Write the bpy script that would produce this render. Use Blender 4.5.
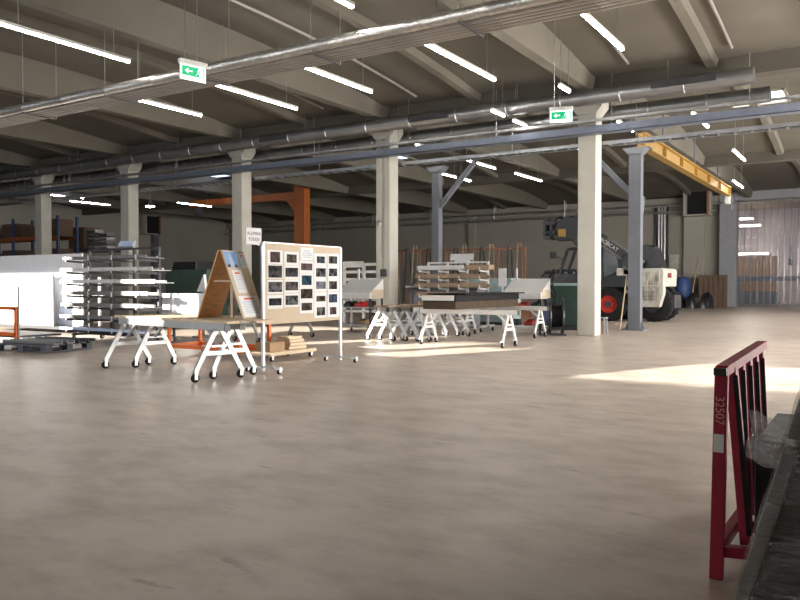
import bpy, bmesh, math, random
from mathutils import Vector, Matrix
random.seed(7)
S = bpy.context.scene
COL = S.collection
for _o in list(bpy.data.objects):
    bpy.data.objects.remove(_o)

# ------------------------------------------------------------------ camera, sky, sun, exposure
FPX, CAMH = 760.0, 1.4
YAW, PITCH = math.atan(481/760), math.atan(16/760)
FH = Vector((-math.sin(YAW), math.cos(YAW), 0)); RT = Vector((math.cos(YAW), math.sin(YAW), 0)); UZ = Vector((0, 0, 1))
FW = FH*math.cos(PITCH) - UZ*math.sin(PITCH); UP = UZ*math.cos(PITCH) + FH*math.sin(PITCH)
CAM = Vector((0, 0, CAMH))
cd = bpy.data.cameras.new('camera'); cam = bpy.data.objects.new('camera', cd); COL.objects.link(cam)
cd.sensor_width = 36; cd.lens = FPX*36/800; cd.clip_start = 0.05; cd.clip_end = 300
M3 = Matrix((RT, UP, -FW)).transposed()
cam.matrix_world = Matrix.Translation(CAM) @ M3.to_4x4()
S.camera = cam

S.view_settings.view_transform = 'Standard'; S.view_settings.look = 'None'; S.view_settings.gamma = 1
S.view_settings.use_curve_mapping = False
S.view_settings.exposure = 0.35

w = bpy.data.worlds.new('sky'); S.world = w; w.use_nodes = True
bg = w.node_tree.nodes['Background']; bg.inputs[0].default_value = (0.75, 0.87, 1.0, 1); bg.inputs[1].default_value = 4.0

SUN_AZ = math.radians(24); SUN_EL = math.atan(0.25)
sd = bpy.data.lights.new('sun', 'SUN'); sd.energy = 22; sd.angle = math.radians(0.55); sd.color = (1, 0.93, 0.82)
sun = bpy.data.objects.new('sun', sd); COL.objects.link(sun)
sdir = Vector((math.sin(SUN_AZ)*math.cos(SUN_EL), math.cos(SUN_AZ)*math.cos(SUN_EL), -math.sin(SUN_EL)))
sun.rotation_euler = sdir.to_track_quat('-Z', 'Y').to_euler(); sun.location = (-10, -12, 9)

def area(name, loc, size, energy, direction, color):
    d = bpy.data.lights.new(name, 'AREA'); d.shape = 'RECTANGLE'; d.size, d.size_y = size; d.energy = energy; d.color = color
    o = bpy.data.objects.new(name, d); COL.objects.link(o); o.location = loc
    o.rotation_euler = Vector(direction).to_track_quat('-Z', 'Y').to_euler(); return o
# added area lights fill in for unseen daylight from behind and from the right
area('rear_daylight_fill', (-13, -3.3, 2.4), (10, 4.0), 620, (0.05, 1, -0.15), (0.93, 0.96, 1.0))
area('side_daylight_fill', (5.8, 15.5, 2.2), (11, 3.8), 3350, (-1, -0.12, -0.3), (1.0, 0.96, 0.9))
area('far_side_daylight_fill', (5.8, 36, 2.6), (18, 4.6), 3300, (-1, 0.12, -0.2), (1.0, 0.97, 0.92))

# ------------------------------------------------------------------ helpers
def ray(px, py): return FW*FPX + RT*(px-400) - UP*(py-300)
def G(px, py, z=0.0):
    d = ray(px, py); return CAM + d*((z-CAMH)/d.z)
def AY(px, py, Y):
    d = ray(px, py); return CAM + d*(Y/d.y)
def AX(px, py, X):
    d = ray(px, py); return CAM + d*(X/d.x)
V = Vector

class MB:
    def __init__(s): s.bm = bmesh.new()
    def _add(s, vs, fs):
        v = [s.bm.verts.new(p) for p in vs]
        for f in fs:
            try: s.bm.faces.new([v[i] for i in f])
            except ValueError: pass
        return s
    def box(s, c, d, rot=None):
        c = V(c); h = V(d)/2
        vs = []
        for x in (-1, 1):
            for y in (-1, 1):
                for z in (-1, 1):
                    p = V((x*h.x, y*h.y, z*h.z))
                    if rot is not None: p = rot @ p
                    vs.append(c+p)
        return s._add(vs, [(0, 1, 3, 2), (4, 6, 7, 5), (0, 4, 5, 1), (2, 3, 7, 6), (0, 2, 6, 4), (1, 5, 7, 3)])
    def ext(s, a, b):
        a, b = V(a), V(b); return s.box((a+b)/2, [abs(b[i]-a[i]) for i in range(3)])
    def bar(s, p, q, wd, ht, up=(0, 0, 1)):
        p, q = V(p), V(q); d = (q-p); L = d.length; d.normalize(); up = V(up)
        if abs(d.dot(up)) > 0.98: up = V((1, 0, 0)) if abs(d.x) < 0.9 else V((0, 1, 0))
        side = d.cross(up).normalized(); u2 = side.cross(d)
        return s.box((p+q)/2, (L, wd, ht), Matrix((d, side, u2)).transposed())
    def cyl(s, p, q, r, r2=None, n=14, cap=True):
        return s.lathe(p, q, [(r, 0), (r if r2 is None else r2, 1)], n, cap)
    def lathe(s, p, q, prof, n=20, cap=True):      # prof: (radius, fraction along p->q)
        p, q = V(p), V(q); d = q-p; dn = d.normalized()
        a = V((0, 0, 1)) if abs(dn.z) < 0.9 else V((1, 0, 0))
        u = dn.cross(a).normalized(); v2 = dn.cross(u)
        vs, fs = [], []
        for r, t in prof:
            for k in range(n):
                an = 2*math.pi*k/n
                vs.append(p+d*t+(u*math.cos(an)+v2*math.sin(an))*r)
        for i in range(len(prof)-1):
            for k in range(n):
                k2 = (k+1) % n
                fs.append((i*n+k, i*n+k2, (i+1)*n+k2, (i+1)*n+k))
        if cap:
            fs.append(tuple(range(n))[::-1]); b = (len(prof)-1)*n; fs.append(tuple(range(b, b+n)))
        return s._add(vs, fs)
    def tube(s, pts, r, n=8):
        pts = [V(p) for p in pts]
        vs, fs = [], []
        for i, p in enumerate(pts):
            d = (pts[min(i+1, len(pts)-1)]-pts[max(i-1, 0)]).normalized()
            a = V((0, 0, 1)) if abs(d.z) < 0.95 else V((1, 0, 0))
            u = d.cross(a).normalized(); v2 = d.cross(u)
            for k in range(n):
                an = 2*math.pi*k/n; vs.append(p+(u*math.cos(an)+v2*math.sin(an))*r)
        for i in range(len(pts)-1):
            for k in range(n):
                k2 = (k+1) % n; fs.append((i*n+k, i*n+k2, (i+1)*n+k2, (i+1)*n+k))
        fs.append(tuple(range(n))[::-1]); b = (len(pts)-1)*n; fs.append(tuple(range(b, b+n)))
        return s._add(vs, fs)
    def prism(s, poly, vec):
        poly = [V(p) for p in poly]; vec = V(vec); n = len(poly)
        fs = [tuple(range(n))[::-1], tuple(range(n, 2*n))] + [(i, (i+1) % n, n+(i+1) % n, n+i) for i in range(n)]
        return s._add(poly+[p+vec for p in poly], fs)
    def grid(s, fn, nu, nv):
        vs = [fn(i/nu, j/nv) for i in range(nu+1) for j in range(nv+1)]
        fs = [(i*(nv+1)+j, (i+1)*(nv+1)+j, (i+1)*(nv+1)+j+1, i*(nv+1)+j+1) for i in range(nu) for j in range(nv)]
        return s._add(vs, fs)
    def build(s, name, mat, parent=None, bevel=0, smooth=False, solid=0):
        bmesh.ops.recalc_face_normals(s.bm, faces=s.bm.faces[:])
        me = bpy.data.meshes.new(name); s.bm.to_mesh(me); s.bm.free()
        me.materials.append(mat)
        o = bpy.data.objects.new(name, me); COL.objects.link(o)
        if smooth:
            for p in me.polygons: p.use_smooth = True
            me.set_sharp_from_angle(angle=math.radians(40))
        if solid:
            m = o.modifiers.new('solid', 'SOLIDIFY'); m.thickness = solid
        if bevel:
            m = o.modifiers.new('bevel', 'BEVEL'); m.width = bevel; m.segments = 2; m.limit_method = 'ANGLE'
        if parent: o.parent = parent
        return o

def tag(o, label=None, cat=None, group=None, kind=None):
    if label: o['label'] = label
    if cat: o['category'] = cat
    if group: o['group'] = group
    if kind: o['kind'] = kind
    return o
def empty(name, loc=(0, 0, 0), rz=0.0, label=None, cat=None, group=None, kind=None):
    o = bpy.data.objects.new(name, None); COL.objects.link(o); o.location = loc; o.rotation_euler.z = rz
    o.empty_display_size = 0.1
    return tag(o, label, cat, group, kind)
def copy_tree(o, loc=None, rz=None, label=None):
    c = o.copy(); COL.objects.link(c)
    if loc is not None: c.location = loc
    if rz is not None: c.rotation_euler.z = rz
    if label: c['label'] = label
    for ch in list(o.children):
        k = ch.copy(); COL.objects.link(k); k.parent = c
        for g in ch.children:
            kk = g.copy(); COL.objects.link(kk); kk.parent = k
    return c
def struct(o): o['kind'] = 'structure'; return o

# ------------------------------------------------------------------ materials
MATS = {}
def mat(name, col, rough=0.6, metal=0.0, var=0.12, scale=6.0, bump=0.0, bscale=40.0, spec=0.5, stretch=None, emit=None):
    m = bpy.data.materials.new(name); m.use_nodes = True
    nt = m.node_tree; N = nt.nodes; L = nt.links; b = N['Principled BSDF']
    tc = N.new('ShaderNodeTexCoord'); mp = N.new('ShaderNodeMapping'); L.new(tc.outputs['Object'], mp.inputs[0])
    if stretch: mp.inputs['Scale'].default_value = stretch
    nz = N.new('ShaderNodeTexNoise'); nz.inputs['Scale'].default_value = scale; nz.inputs['Detail'].default_value = 5
    L.new(mp.outputs[0], nz.inputs[0])
    r = N.new('ShaderNodeValToRGB'); L.new(nz.outputs[0], r.inputs[0])
    c = V(col[:3])
    r.color_ramp.elements[0].position = 0.3; r.color_ramp.elements[1].position = 0.72
    r.color_ramp.elements[0].color = (*(c*(1-var)), 1); r.color_ramp.elements[1].color = (*[min(1, x) for x in c*(1+var)], 1)
    L.new(r.outputs[0], b.inputs['Base Color'])
    b.inputs['Roughness'].default_value = rough; b.inputs['Metallic'].default_value = metal
    b.inputs['Specular IOR Level'].default_value = spec
    if bump:
        n2 = N.new('ShaderNodeTexNoise'); n2.inputs['Scale'].default_value = bscale; L.new(mp.outputs[0], n2.inputs[0])
        bp = N.new('ShaderNodeBump'); bp.inputs['Strength'].default_value = bump; bp.inputs['Distance'].default_value = 0.02
        L.new(n2.outputs[0], bp.inputs['Height']); L.new(bp.outputs[0], b.inputs['Normal'])
    if emit:
        b.inputs['Emission Color'].default_value = (*emit[0], 1); b.inputs['Emission Strength'].default_value = emit[1]
    MATS[name] = m
    return m

def floor_mat():
    m = mat('polished_concrete', (0.62, 0.53, 0.46), 0.36, var=0.12, scale=0.35, bump=0.05, bscale=3)
    nt = m.node_tree; N = nt.nodes; L = nt.links; b = N['Principled BSDF']
    ramp = [n for n in N if n.type == 'VALTORGB'][0]
    tc = [n for n in N if n.type == 'TEX_COORD'][0]
    mp = N.new('ShaderNodeMapping'); mp.inputs['Rotation'].default_value = (0, 0, 0.5); mp.inputs['Scale'].default_value = (0.8, 1.5, 1); L.new(tc.outputs['Object'], mp.inputs[0])
    n1 = N.new('ShaderNodeTexNoise'); n1.inputs['Scale'].default_value = 1.9; n1.inputs['Detail'].default_value = 8; n1.inputs['Roughness'].default_value = 0.65
    L.new(mp.outputs[0], n1.inputs[0])
    r1 = N.new('ShaderNodeValToRGB'); L.new(n1.outputs[0], r1.inputs[0])
    r1.color_ramp.elements[0].position = 0.34; r1.color_ramp.elements[0].color = (0.60, 0.55, 0.49, 1)
    r1.color_ramp.elements[1].position = 0.57; r1.color_ramp.elements[1].color = (1, 1, 1, 1)
    mx = N.new('ShaderNodeMix'); mx.data_type = 'RGBA'; mx.blend_type = 'MULTIPLY'; mx.inputs[0].default_value = 0.8
    L.new(ramp.outputs[0], mx.inputs[6]); L.new(r1.outputs[0], mx.inputs[7])
    # sparse dark scuffs
    mp2 = N.new('ShaderNodeMapping'); mp2.inputs['Rotation'].default_value = (0, 0, 0.9); mp2.inputs['Scale'].default_value = (0.8, 3.5, 1); L.new(tc.outputs['Object'], mp2.inputs[0])
    n3 = N.new('ShaderNodeTexNoise'); n3.inputs['Scale'].default_value = 2.2; n3.inputs['Detail'].default_value = 6; L.new(mp2.outputs[0], n3.inputs[0])
    r3 = N.new('ShaderNodeValToRGB'); L.new(n3.outputs[0], r3.inputs[0])
    r3.color_ramp.elements[0].position = 0.655; r3.color_ramp.elements[0].color = (1, 1, 1, 1)
    r3.color_ramp.elements[1].position = 0.72; r3.color_ramp.elements[1].color = (0.55, 0.5, 0.44, 1)
    mx2 = N.new('ShaderNodeMix'); mx2.data_type = 'RGBA'; mx2.blend_type = 'MULTIPLY'; mx2.inputs[0].default_value = 0.8
    L.new(mx.outputs[2], mx2.inputs[6]); L.new(r3.outputs[0], mx2.inputs[7])
    # brown stains plus the foreground's dimmer light painted into the colour, with a ragged outline
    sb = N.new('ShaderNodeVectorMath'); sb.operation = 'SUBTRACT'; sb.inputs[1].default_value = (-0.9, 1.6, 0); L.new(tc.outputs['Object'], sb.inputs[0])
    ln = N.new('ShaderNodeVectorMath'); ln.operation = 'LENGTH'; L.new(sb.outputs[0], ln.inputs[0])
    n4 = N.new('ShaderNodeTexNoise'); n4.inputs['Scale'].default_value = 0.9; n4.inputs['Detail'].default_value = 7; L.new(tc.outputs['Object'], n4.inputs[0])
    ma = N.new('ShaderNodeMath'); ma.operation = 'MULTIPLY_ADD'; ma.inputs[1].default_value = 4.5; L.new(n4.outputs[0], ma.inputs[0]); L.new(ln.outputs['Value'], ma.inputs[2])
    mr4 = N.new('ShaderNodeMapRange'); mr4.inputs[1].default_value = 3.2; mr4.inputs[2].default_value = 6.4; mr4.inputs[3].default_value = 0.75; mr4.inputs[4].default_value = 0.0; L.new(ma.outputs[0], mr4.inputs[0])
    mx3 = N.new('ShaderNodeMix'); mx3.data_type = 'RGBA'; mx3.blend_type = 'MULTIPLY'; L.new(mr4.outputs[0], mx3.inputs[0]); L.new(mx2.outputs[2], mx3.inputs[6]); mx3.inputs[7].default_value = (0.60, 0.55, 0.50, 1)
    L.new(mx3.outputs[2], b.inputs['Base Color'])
    rr = N.new('ShaderNodeMapRange'); rr.inputs[3].default_value = 0.24; rr.inputs[4].default_value = 0.5; L.new(n1.outputs[0], rr.inputs[0]); L.new(rr.outputs[0], b.inputs['Roughness'])
    return m
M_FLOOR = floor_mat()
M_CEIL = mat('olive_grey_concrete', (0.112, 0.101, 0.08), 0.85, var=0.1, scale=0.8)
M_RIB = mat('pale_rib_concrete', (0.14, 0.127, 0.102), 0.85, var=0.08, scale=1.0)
M_WALL = mat('grey_painted_wall', (0.32, 0.30, 0.26), 0.85, var=0.06, scale=0.4)
M_WALL2 = mat('pale_block_wall', (0.38, 0.365, 0.32), 0.85, var=0.06, scale=0.5)
M_COLUMN = mat('white_painted_concrete', (0.52, 0.505, 0.45), 0.75, var=0.06, scale=2.5)
M_STEELP = mat('blue_grey_painted_steel', (0.14, 0.15, 0.175), 0.55, var=0.1, scale=3)
M_STEELQ = mat('light_grey_door_steel', (0.30, 0.31, 0.335), 0.55, var=0.08)
M_GALV = mat('galvanised_steel', (0.52, 0.52, 0.52), 0.34, 0.9, var=0.12, scale=5)
M_DUCT = mat('spiral_duct_steel', (0.30, 0.305, 0.31), 0.38, 0.85, var=0.15, scale=2)
M_FOIL = mat('foil_wrapped_pipe', (0.55, 0.53, 0.50), 0.3, 0.8, var=0.2, scale=14, bump=0.5, bscale=30)
M_PIPE = mat('grey_pipe_lagging', (0.32, 0.30, 0.275), 0.5, 0.3, var=0.1, scale=3)
M_TRAY = mat('blue_grey_tray', (0.20, 0.225, 0.29), 0.4, 0.5, var=0.1)
M_DARK = mat('dark_steel', (0.05, 0.05, 0.055), 0.5, 0.2, var=0.2)
M_BLACK = mat('black_rubber', (0.018, 0.018, 0.019), 0.8, spec=0.15, var=0.3, scale=12)
M_BLACKP = mat('black_plastic', (0.02, 0.021, 0.024), 0.35, var=0.3, scale=8)
M_WHITE = mat('white_powder_coat', (0.64, 0.64, 0.625), 0.4, var=0.03)
M_ALU = mat('brushed_aluminium', (0.55, 0.56, 0.57), 0.38, 0.55, var=0.06, scale=8)
M_TUBE = mat('lamp_diffuser', (0.9, 0.9, 0.88), 0.5, emit=((1.0, 0.965, 0.9), 46))
M_TUBEW = mat('warm_lamp_diffuser', (0.9, 0.85, 0.75), 0.5, emit=((1.0, 0.9, 0.75), 40))
M_LAMPBODY = mat('lamp_housing_white', (0.6, 0.6, 0.58), 0.5)
M_WIRE = mat('steel_wire', (0.35, 0.35, 0.34), 0.4, 0.8)
M_GREEN = mat('exit_sign_green', (0.0, 0.30, 0.12), 0.4, var=0.02, emit=((0.0, 0.30, 0.12), 0.8))
M_SIGNW = mat('exit_sign_white', (0.9, 0.95, 0.92), 0.4, var=0.02, emit=((0.85, 1.0, 0.93), 0.9))
M_YELLOW = mat('crane_yellow', (0.34, 0.205, 0.05), 0.5, var=0.1)
M_ORANGE = mat('orange_paint', (0.80, 0.16, 0.02), 0.45, var=0.08)
M_JIB = mat('dark_orange_paint', (0.45, 0.12, 0.02), 0.5, var=0.1)
M_PLY = mat('plywood', (0.74, 0.40, 0.16), 0.6, var=0.16, scale=5, stretch=(1, 1, 7))
M_PINE = mat('pale_pine', (0.66, 0.52, 0.36), 0.6, var=0.12, scale=5, stretch=(1, 8, 4))
M_CHIP = mat('pale_board', (0.52, 0.42, 0.31), 0.7, var=0.05, scale=20)
M_BROWN = mat('brown_plank', (0.34, 0.24, 0.16), 0.65, var=0.2, scale=6, stretch=(1, 6, 6))
M_DBROWN = mat('dark_timber', (0.075, 0.055, 0.04), 0.85, spec=0.1, var=0.25, scale=6, stretch=(6, 1, 6))
M_CARD = mat('cardboard', (0.42, 0.28, 0.16), 0.8, var=0.1)
M_DCARD = mat('dark_cardboard', (0.16, 0.10, 0.07), 0.8, var=0.15)
M_PAPER = mat('white_paper', (0.68, 0.68, 0.69), 0.7, var=0.02)
M_SHEET = mat('white_sheet', (0.86, 0.87, 0.90), 0.45, var=0.03)
M_BLUSH = mat('pale_blue_sheet', (0.50, 0.60, 0.80), 0.35, var=0.12, scale=1.4)
M_GREY = mat('grey_profile', (0.22, 0.215, 0.21), 0.45, 0.3, var=0.1)
M_RED = mat('red_rack_paint', (0.27, 0.018, 0.036), 0.6, var=0.12, scale=9, spec=0.25)
M_RIM = mat('red_wheel_rim', (0.50, 0.035, 0.02), 0.45, var=0.15)
M_TWHITE = mat('dusty_white_paint', (0.50, 0.48, 0.43), 0.5, var=0.15, scale=5)
M_GLASSD = mat('dark_cab_glass', (0.10, 0.12, 0.12), 0.12, var=0.2, scale=3)
M_GREENP = mat('green_machine_paint', (0.03, 0.062, 0.047), 0.5, var=0.15)
M_REDP = mat('red_plastic', (0.55, 0.03, 0.03), 0.4)
M_BLUEP = mat('blue_plastic', (0.04, 0.08, 0.24), 0.45)
M_BLUEC = mat('blue_drum', (0.16, 0.22, 0.42), 0.5)
M_RUST = mat('rust_brown_steel', (0.26, 0.12, 0.07), 0.6, var=0.25)
M_PALLET = mat('dark_grey_pallet', (0.075, 0.08, 0.10), 0.55, var=0.15)
M_BEAMO = mat('rack_orange_beam', (0.42, 0.11, 0.03), 0.5)
M_RBLUE = mat('rack_blue_upright', (0.05, 0.08, 0.18), 0.5)
M_INK = mat('black_ink', (0.03, 0.03, 0.035), 0.6)
M_FADED = mat('faded_pink_lettering', (0.62, 0.28, 0.28), 0.6)
M_LABEL = mat('silver_label', (0.62, 0.62, 0.58), 0.4, 0.2)
M_TAIL = mat('tail_lamp_red', (0.20, 0.02, 0.02), 0.3)
M_SKYL = mat('skylight_pane', (0.6, 0.7, 0.9), 0.4, emit=((0.62, 0.75, 1.0), 1.6))
M_SKYLW = mat('bright_skylight_pane', (0.8, 0.85, 0.9), 0.4, emit=((0.85, 0.93, 1.0), 6))
M_YELLOWP = mat('yellow_line_paint', (0.50, 0.40, 0.17), 0.6, var=0.2, scale=9)

def pvc_mat():
    m = bpy.data.materials.new('clear_pvc'); m.use_nodes = True
    nt = m.node_tree; N = nt.nodes; L = nt.links; N.remove(N['Principled BSDF'])
    out = N['Material Output']
    tr = N.new('ShaderNodeBsdfTransparent'); tr.inputs[0].default_value = (0.86, 0.88, 0.92, 1)
    gl = N.new('ShaderNodeBsdfGlossy'); gl.inputs['Roughness'].default_value = 0.15
    df = N.new('ShaderNodeBsdfDiffuse'); df.inputs[0].default_value = (0.55, 0.57, 0.66, 1)
    tc = N.new('ShaderNodeTexCoord'); mp = N.new('ShaderNodeMapping'); mp.inputs['Scale'].default_value = (9, 1, 0.5); L.new(tc.outputs['Object'], mp.inputs[0])
    nz = N.new('ShaderNodeTexNoise'); nz.inputs['Scale'].default_value = 1.2; nz.inputs['Detail'].default_value = 4; L.new(mp.outputs[0], nz.inputs[0])
    mr = N.new('ShaderNodeMapRange'); mr.inputs[1].default_value = 0.3; mr.inputs[2].default_value = 0.75; mr.inputs[3].default_value = 0.03; mr.inputs[4].default_value = 0.26; L.new(nz.outputs[0], mr.inputs[0])
    m1 = N.new('ShaderNodeMixShader'); m1.inputs[0].default_value = 0.10; L.new(tr.outputs[0], m1.inputs[1]); L.new(gl.outputs[0], m1.inputs[2])
    m2 = N.new('ShaderNodeMixShader'); L.new(mr.outputs[0], m2.inputs[0]); L.new(m1.outputs[0], m2.inputs[1]); L.new(df.outputs[0], m2.inputs[2])
    L.new(m2.outputs[0], out.inputs[0]); return m
M_PVC = pvc_mat()
def film_mat():
    m = bpy.data.materials.new('stretch_film'); m.use_nodes = True
    nt = m.node_tree; N = nt.nodes; L = nt.links; N.remove(N['Principled BSDF'])
    out = N['Material Output']
    tr = N.new('ShaderNodeBsdfTransparent'); tr.inputs[0].default_value = (0.93, 0.93, 0.93, 1)
    gl = N.new('ShaderNodeBsdfGlossy'); gl.inputs['Roughness'].default_value = 0.1; gl.inputs[0].default_value = (0.9, 0.9, 0.9, 1)
    df = N.new('ShaderNodeBsdfDiffuse'); df.inputs[0].default_value = (0.7, 0.68, 0.64, 1)
    tc = N.new('ShaderNodeTexCoord'); mp = N.new('ShaderNodeMapping'); mp.inputs['Scale'].default_value = (3, 3, 14); mp.inputs['Rotation'].default_value = (0.25, 0.2, 0); L.new(tc.outputs['Object'], mp.inputs[0])
    nz = N.new('ShaderNodeTexNoise'); nz.inputs['Scale'].default_value = 3; nz.inputs['Detail'].default_value = 6; L.new(mp.outputs[0], nz.inputs[0])
    bp = N.new('ShaderNodeBump'); bp.inputs['Strength'].default_value = 0.9; bp.inputs['Distance'].default_value = 0.05; L.new(nz.outputs[0], bp.inputs['Height'])
    L.new(bp.outputs[0], gl.inputs['Normal'])
    mr = N.new('ShaderNodeMapRange'); mr.inputs[1].default_value = 0.45; mr.inputs[2].default_value = 0.8; mr.inputs[3].default_value = 0.0; mr.inputs[4].default_value = 0.05; L.new(nz.outputs[0], mr.inputs[0])
    m1 = N.new('ShaderNodeMixShader'); m1.inputs[0].default_value = 0.18; L.new(tr.outputs[0], m1.inputs[1]); L.new(gl.outputs[0], m1.inputs[2])
    m2 = N.new('ShaderNodeMixShader'); L.new(mr.outputs[0], m2.inputs[0]); L.new(m1.outputs[0], m2.inputs[1]); L.new(df.outputs[0], m2.inputs[2])
    L.new(m2.outputs[0], out.inputs[0]); return m
M_FILM = film_mat()

def text(body, size, mat_, parent, loc, rot, name='lettering'):
    c = bpy.data.curves.new(name, 'FONT'); c.body = body; c.size = size; c.align_x = 'CENTER'; c.align_y = 'CENTER'; c.extrude = 0.0005
    t_ = bpy.data.objects.new(name, c); c.materials.append(mat_)
    o = bpy.data.objects.new(name, bpy.data.meshes.new_from_object(t_)); COL.objects.link(o); bpy.data.objects.remove(t_)
    o.location = loc; o.rotation_euler = rot; o.parent = parent
    return o

# ------------------------------------------------------------------ the building
XL, XR, YR, YB, ZC = -50.0, 6.0, -3.5, 50.0, 7.0
CY = 20.25
COLX = [-6.72, -13.3, -19.6, -25.8, -31.7]
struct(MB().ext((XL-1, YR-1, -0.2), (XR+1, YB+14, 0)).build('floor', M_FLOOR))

BAYS = [(-15.0, 2.6), (2.6, CY), (CY, 35.2), (35.2, YB)]
def slab_z(y):
    for a, b in BAYS:
        if a <= y <= b:
            t = (y-a)/(b-a); return 6.85+0.6*4*t*(1-t)
    return 6.85
cm = MB(); n = 60
cm.grid(lambda u, v: (XL-1+(XR-XL+2)*v, YR+(YB-YR)*u, slab_z(YR+(YB-YR)*u)), n, 1)
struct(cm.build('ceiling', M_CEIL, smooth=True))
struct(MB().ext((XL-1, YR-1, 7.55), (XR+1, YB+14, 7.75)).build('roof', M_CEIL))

def rib(x, wid, depth, flat):
    m = MB(); ys = [YR+(YB-YR)*i/60 for i in range(61)]
    sec = []
    for y in ys:
        zt = slab_z(y)+0.02; zb = flat if flat else zt-depth
        sec.append([V((x-wid*0.75, y, zt)), V((x+wid*0.75, y, zt)), V((x+wid/2, y, zb)), V((x-wid/2, y, zb))])
    vs = [p for s_ in sec for p in s_]; fs = [(0, 1, 2, 3)]
    for i in range(60):
        for k in range(4):
            k2 = (k+1) % 4; fs.append((i*4+k, i*4+k2, (i+1)*4+k2, (i+1)*4+k))
    fs.append((240, 241, 242, 243)); m._add(vs, fs)
    return m
ribx = [-0.45, 5.8] + COLX + [-37.9, -44.2]
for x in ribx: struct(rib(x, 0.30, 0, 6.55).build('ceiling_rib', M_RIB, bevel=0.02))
allx = sorted(ribx)
for a, b in zip(allx[:-1], allx[1:]):
    for t in (0.5,):
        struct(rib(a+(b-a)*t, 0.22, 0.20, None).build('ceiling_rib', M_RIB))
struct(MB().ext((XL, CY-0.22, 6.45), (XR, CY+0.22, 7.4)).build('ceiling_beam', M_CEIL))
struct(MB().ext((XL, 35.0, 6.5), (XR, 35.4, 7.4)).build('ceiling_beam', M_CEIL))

# walls: the rear one (behind the camera) has unseen high openings cut to aim the low sun
def wall_y(name, y, t, holes, m, x0=XL, x1=XR, z1=7.6):
    xs = sorted({x0, x1, *[h[0] for h in holes], *[h[1] for h in holes]}); zs = sorted({0, z1, *[h[2] for h in holes], *[h[3] for h in holes]})
    b = MB()
    for i in range(len(xs)-1):
        for j in range(len(zs)-1):
            cx_, cz_ = (xs[i]+xs[i+1])/2, (zs[j]+zs[j+1])/2
            if any(h[0] < cx_ < h[1] and h[2] < cz_ < h[3] for h in holes): continue
            b.ext((xs[i], y, zs[j]), (xs[i+1], y+t, zs[j+1]))
    return struct(b.build(name, m))
SUNHOLES = [(-10.6, -5.5, 3.98, 4.9), (-19.7, -18.85, 4.4, 6.0), (-17.7, -16.4, 4.5, 5.5), (-16.0, -14.75, 3.95, 5.2), (-34.0, -23.4, 4.3, 6.4), (-21.6, -20.3, 4.9, 5.7)]
wall_y('wall_front', YR-0.3, 0.3, SUNHOLES, M_WALL)
wall_y('wall_back', YB, 0.3, [(-7.4, 1.2, 0, 6.45)], M_WALL)
struct(MB().ext((XL-0.3, YR, 0), (XL, YB, 7.6)).build('wall_left', M_WALL2))
struct(MB().ext((XR, YR, 0), (XR+0.3, YB, 7.6)).build('wall_right', M_WALL))

# concrete columns
for i, x in enumerate(COLX):
    r = empty('concrete_column', (x, CY, 0)); struct(r)
    if i == 1:
        MB().box((-0.16, 0, 3.25), (0.2, 0.5, 6.5)).box((0.15, 0, 3.25), (0.22, 0.5, 6.5)).box((0, 0.03, 3.25), (0.3, 0.38, 6.5)).build('shaft', M_COLUMN, r, bevel=0.02)
        MB().cyl((-0.02, -0.16, 0), (-0.02, -0.16, 6.2), 0.05).build('downpipe', M_COLUMN, r, smooth=True)
        MB().lathe((-0.1, -0.25, 3.32), (-0.1, -0.3, 3.32), [(0.09, 0), (0.1, 0.5), (0.06, 1)], 16).build('fire_bell', M_GALV, r, smooth=True)
        MB().box((0.05, -0.29, 1.75), (0.2, 0.08, 0.24)).build('switch_box', M_DARK, r, bevel=0.01)
    else:
        MB().box((0, 0, 3.25), (0.5, 0.5, 6.5)).build('shaft', M_COLUMN, r, bevel=0.025)
    MB().prism([(-0.255, -0.29, 5.95), (0.255, -0.29, 5.95), (0.42, -0.29, 6.15), (0.42, -0.29, 6.55), (-0.42, -0.29, 6.55), (-0.42, -0.29, 6.15)], (0, 0.58, 0)).build('corbel', M_COLUMN, r)

# blue-grey steel crane columns
for x in (-6.3, -13.2):
    r = empty('steel_column', (x, 23.3, 0)); struct(r)
    b = MB()
    hw = 0.18 if x > -10 else 0.13
    b.box((0, -0.13, 2.75), (2*hw, 0.03, 5.5)).box((0, 0.13, 2.75), (2*hw, 0.03, 5.5)).box((0, 0, 2.75), (0.03, 0.24, 5.5)).box((hw-0.015, 0, 2.75), (0.03, 0.24, 5.5))
    b.build('shaft', M_STEELP, r)
    MB().box((0, 0, 0.02), (0.66, 0.62, 0.04)).prism([(-0.3, -0.02, 0.04), (0.3, -0.02, 0.04), (0.2, -0.02, 0.25), (-0.2, -0.02, 0.25)], (0, 0.04, 0)).build('base_plate', M_STEELP, r)
    MB().prism([(-0.2, -0.2, 5.3), (0.2, -0.2, 5.3), (0.36, -0.2, 5.5), (-0.36, -0.2, 5.5)], (0, 0.4, 0)).build('head_bracket', M_STEELP, r)
    sgn = 1 if x < -10 else -1
    MB().bar((0.1*sgn, 0, 4.1), (1.5*sgn, 0, 5.6), 0.12, 0.16).build('knee_brace', M_STEELP, r)
# left half height steel-looking column cladding is one more concrete post: pilasters on the walls
for p in (V((XL+0.15, 41.5, 0)), V((XL+0.15, 24, 0))):
    struct(MB().box(p+V((0, 0, 3.4)), (0.5, 0.5, 6.8)).build('pilaster', M_STEELP))
for px in (472, 694):
    p = AY(px, 250, YB-0.15); struct(MB().box((p.x, YB-0.1, 3.4), (1.2 if px > 600 else 0.5, 0.3, 6.8)).build('pilaster', M_WALL2 if px > 600 else M_WALL))
struct(MB().ext((XL, YB-0.35, 6.35), (-8.3, YB, 6.8)).build('trim_1', M_WALL))

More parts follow.
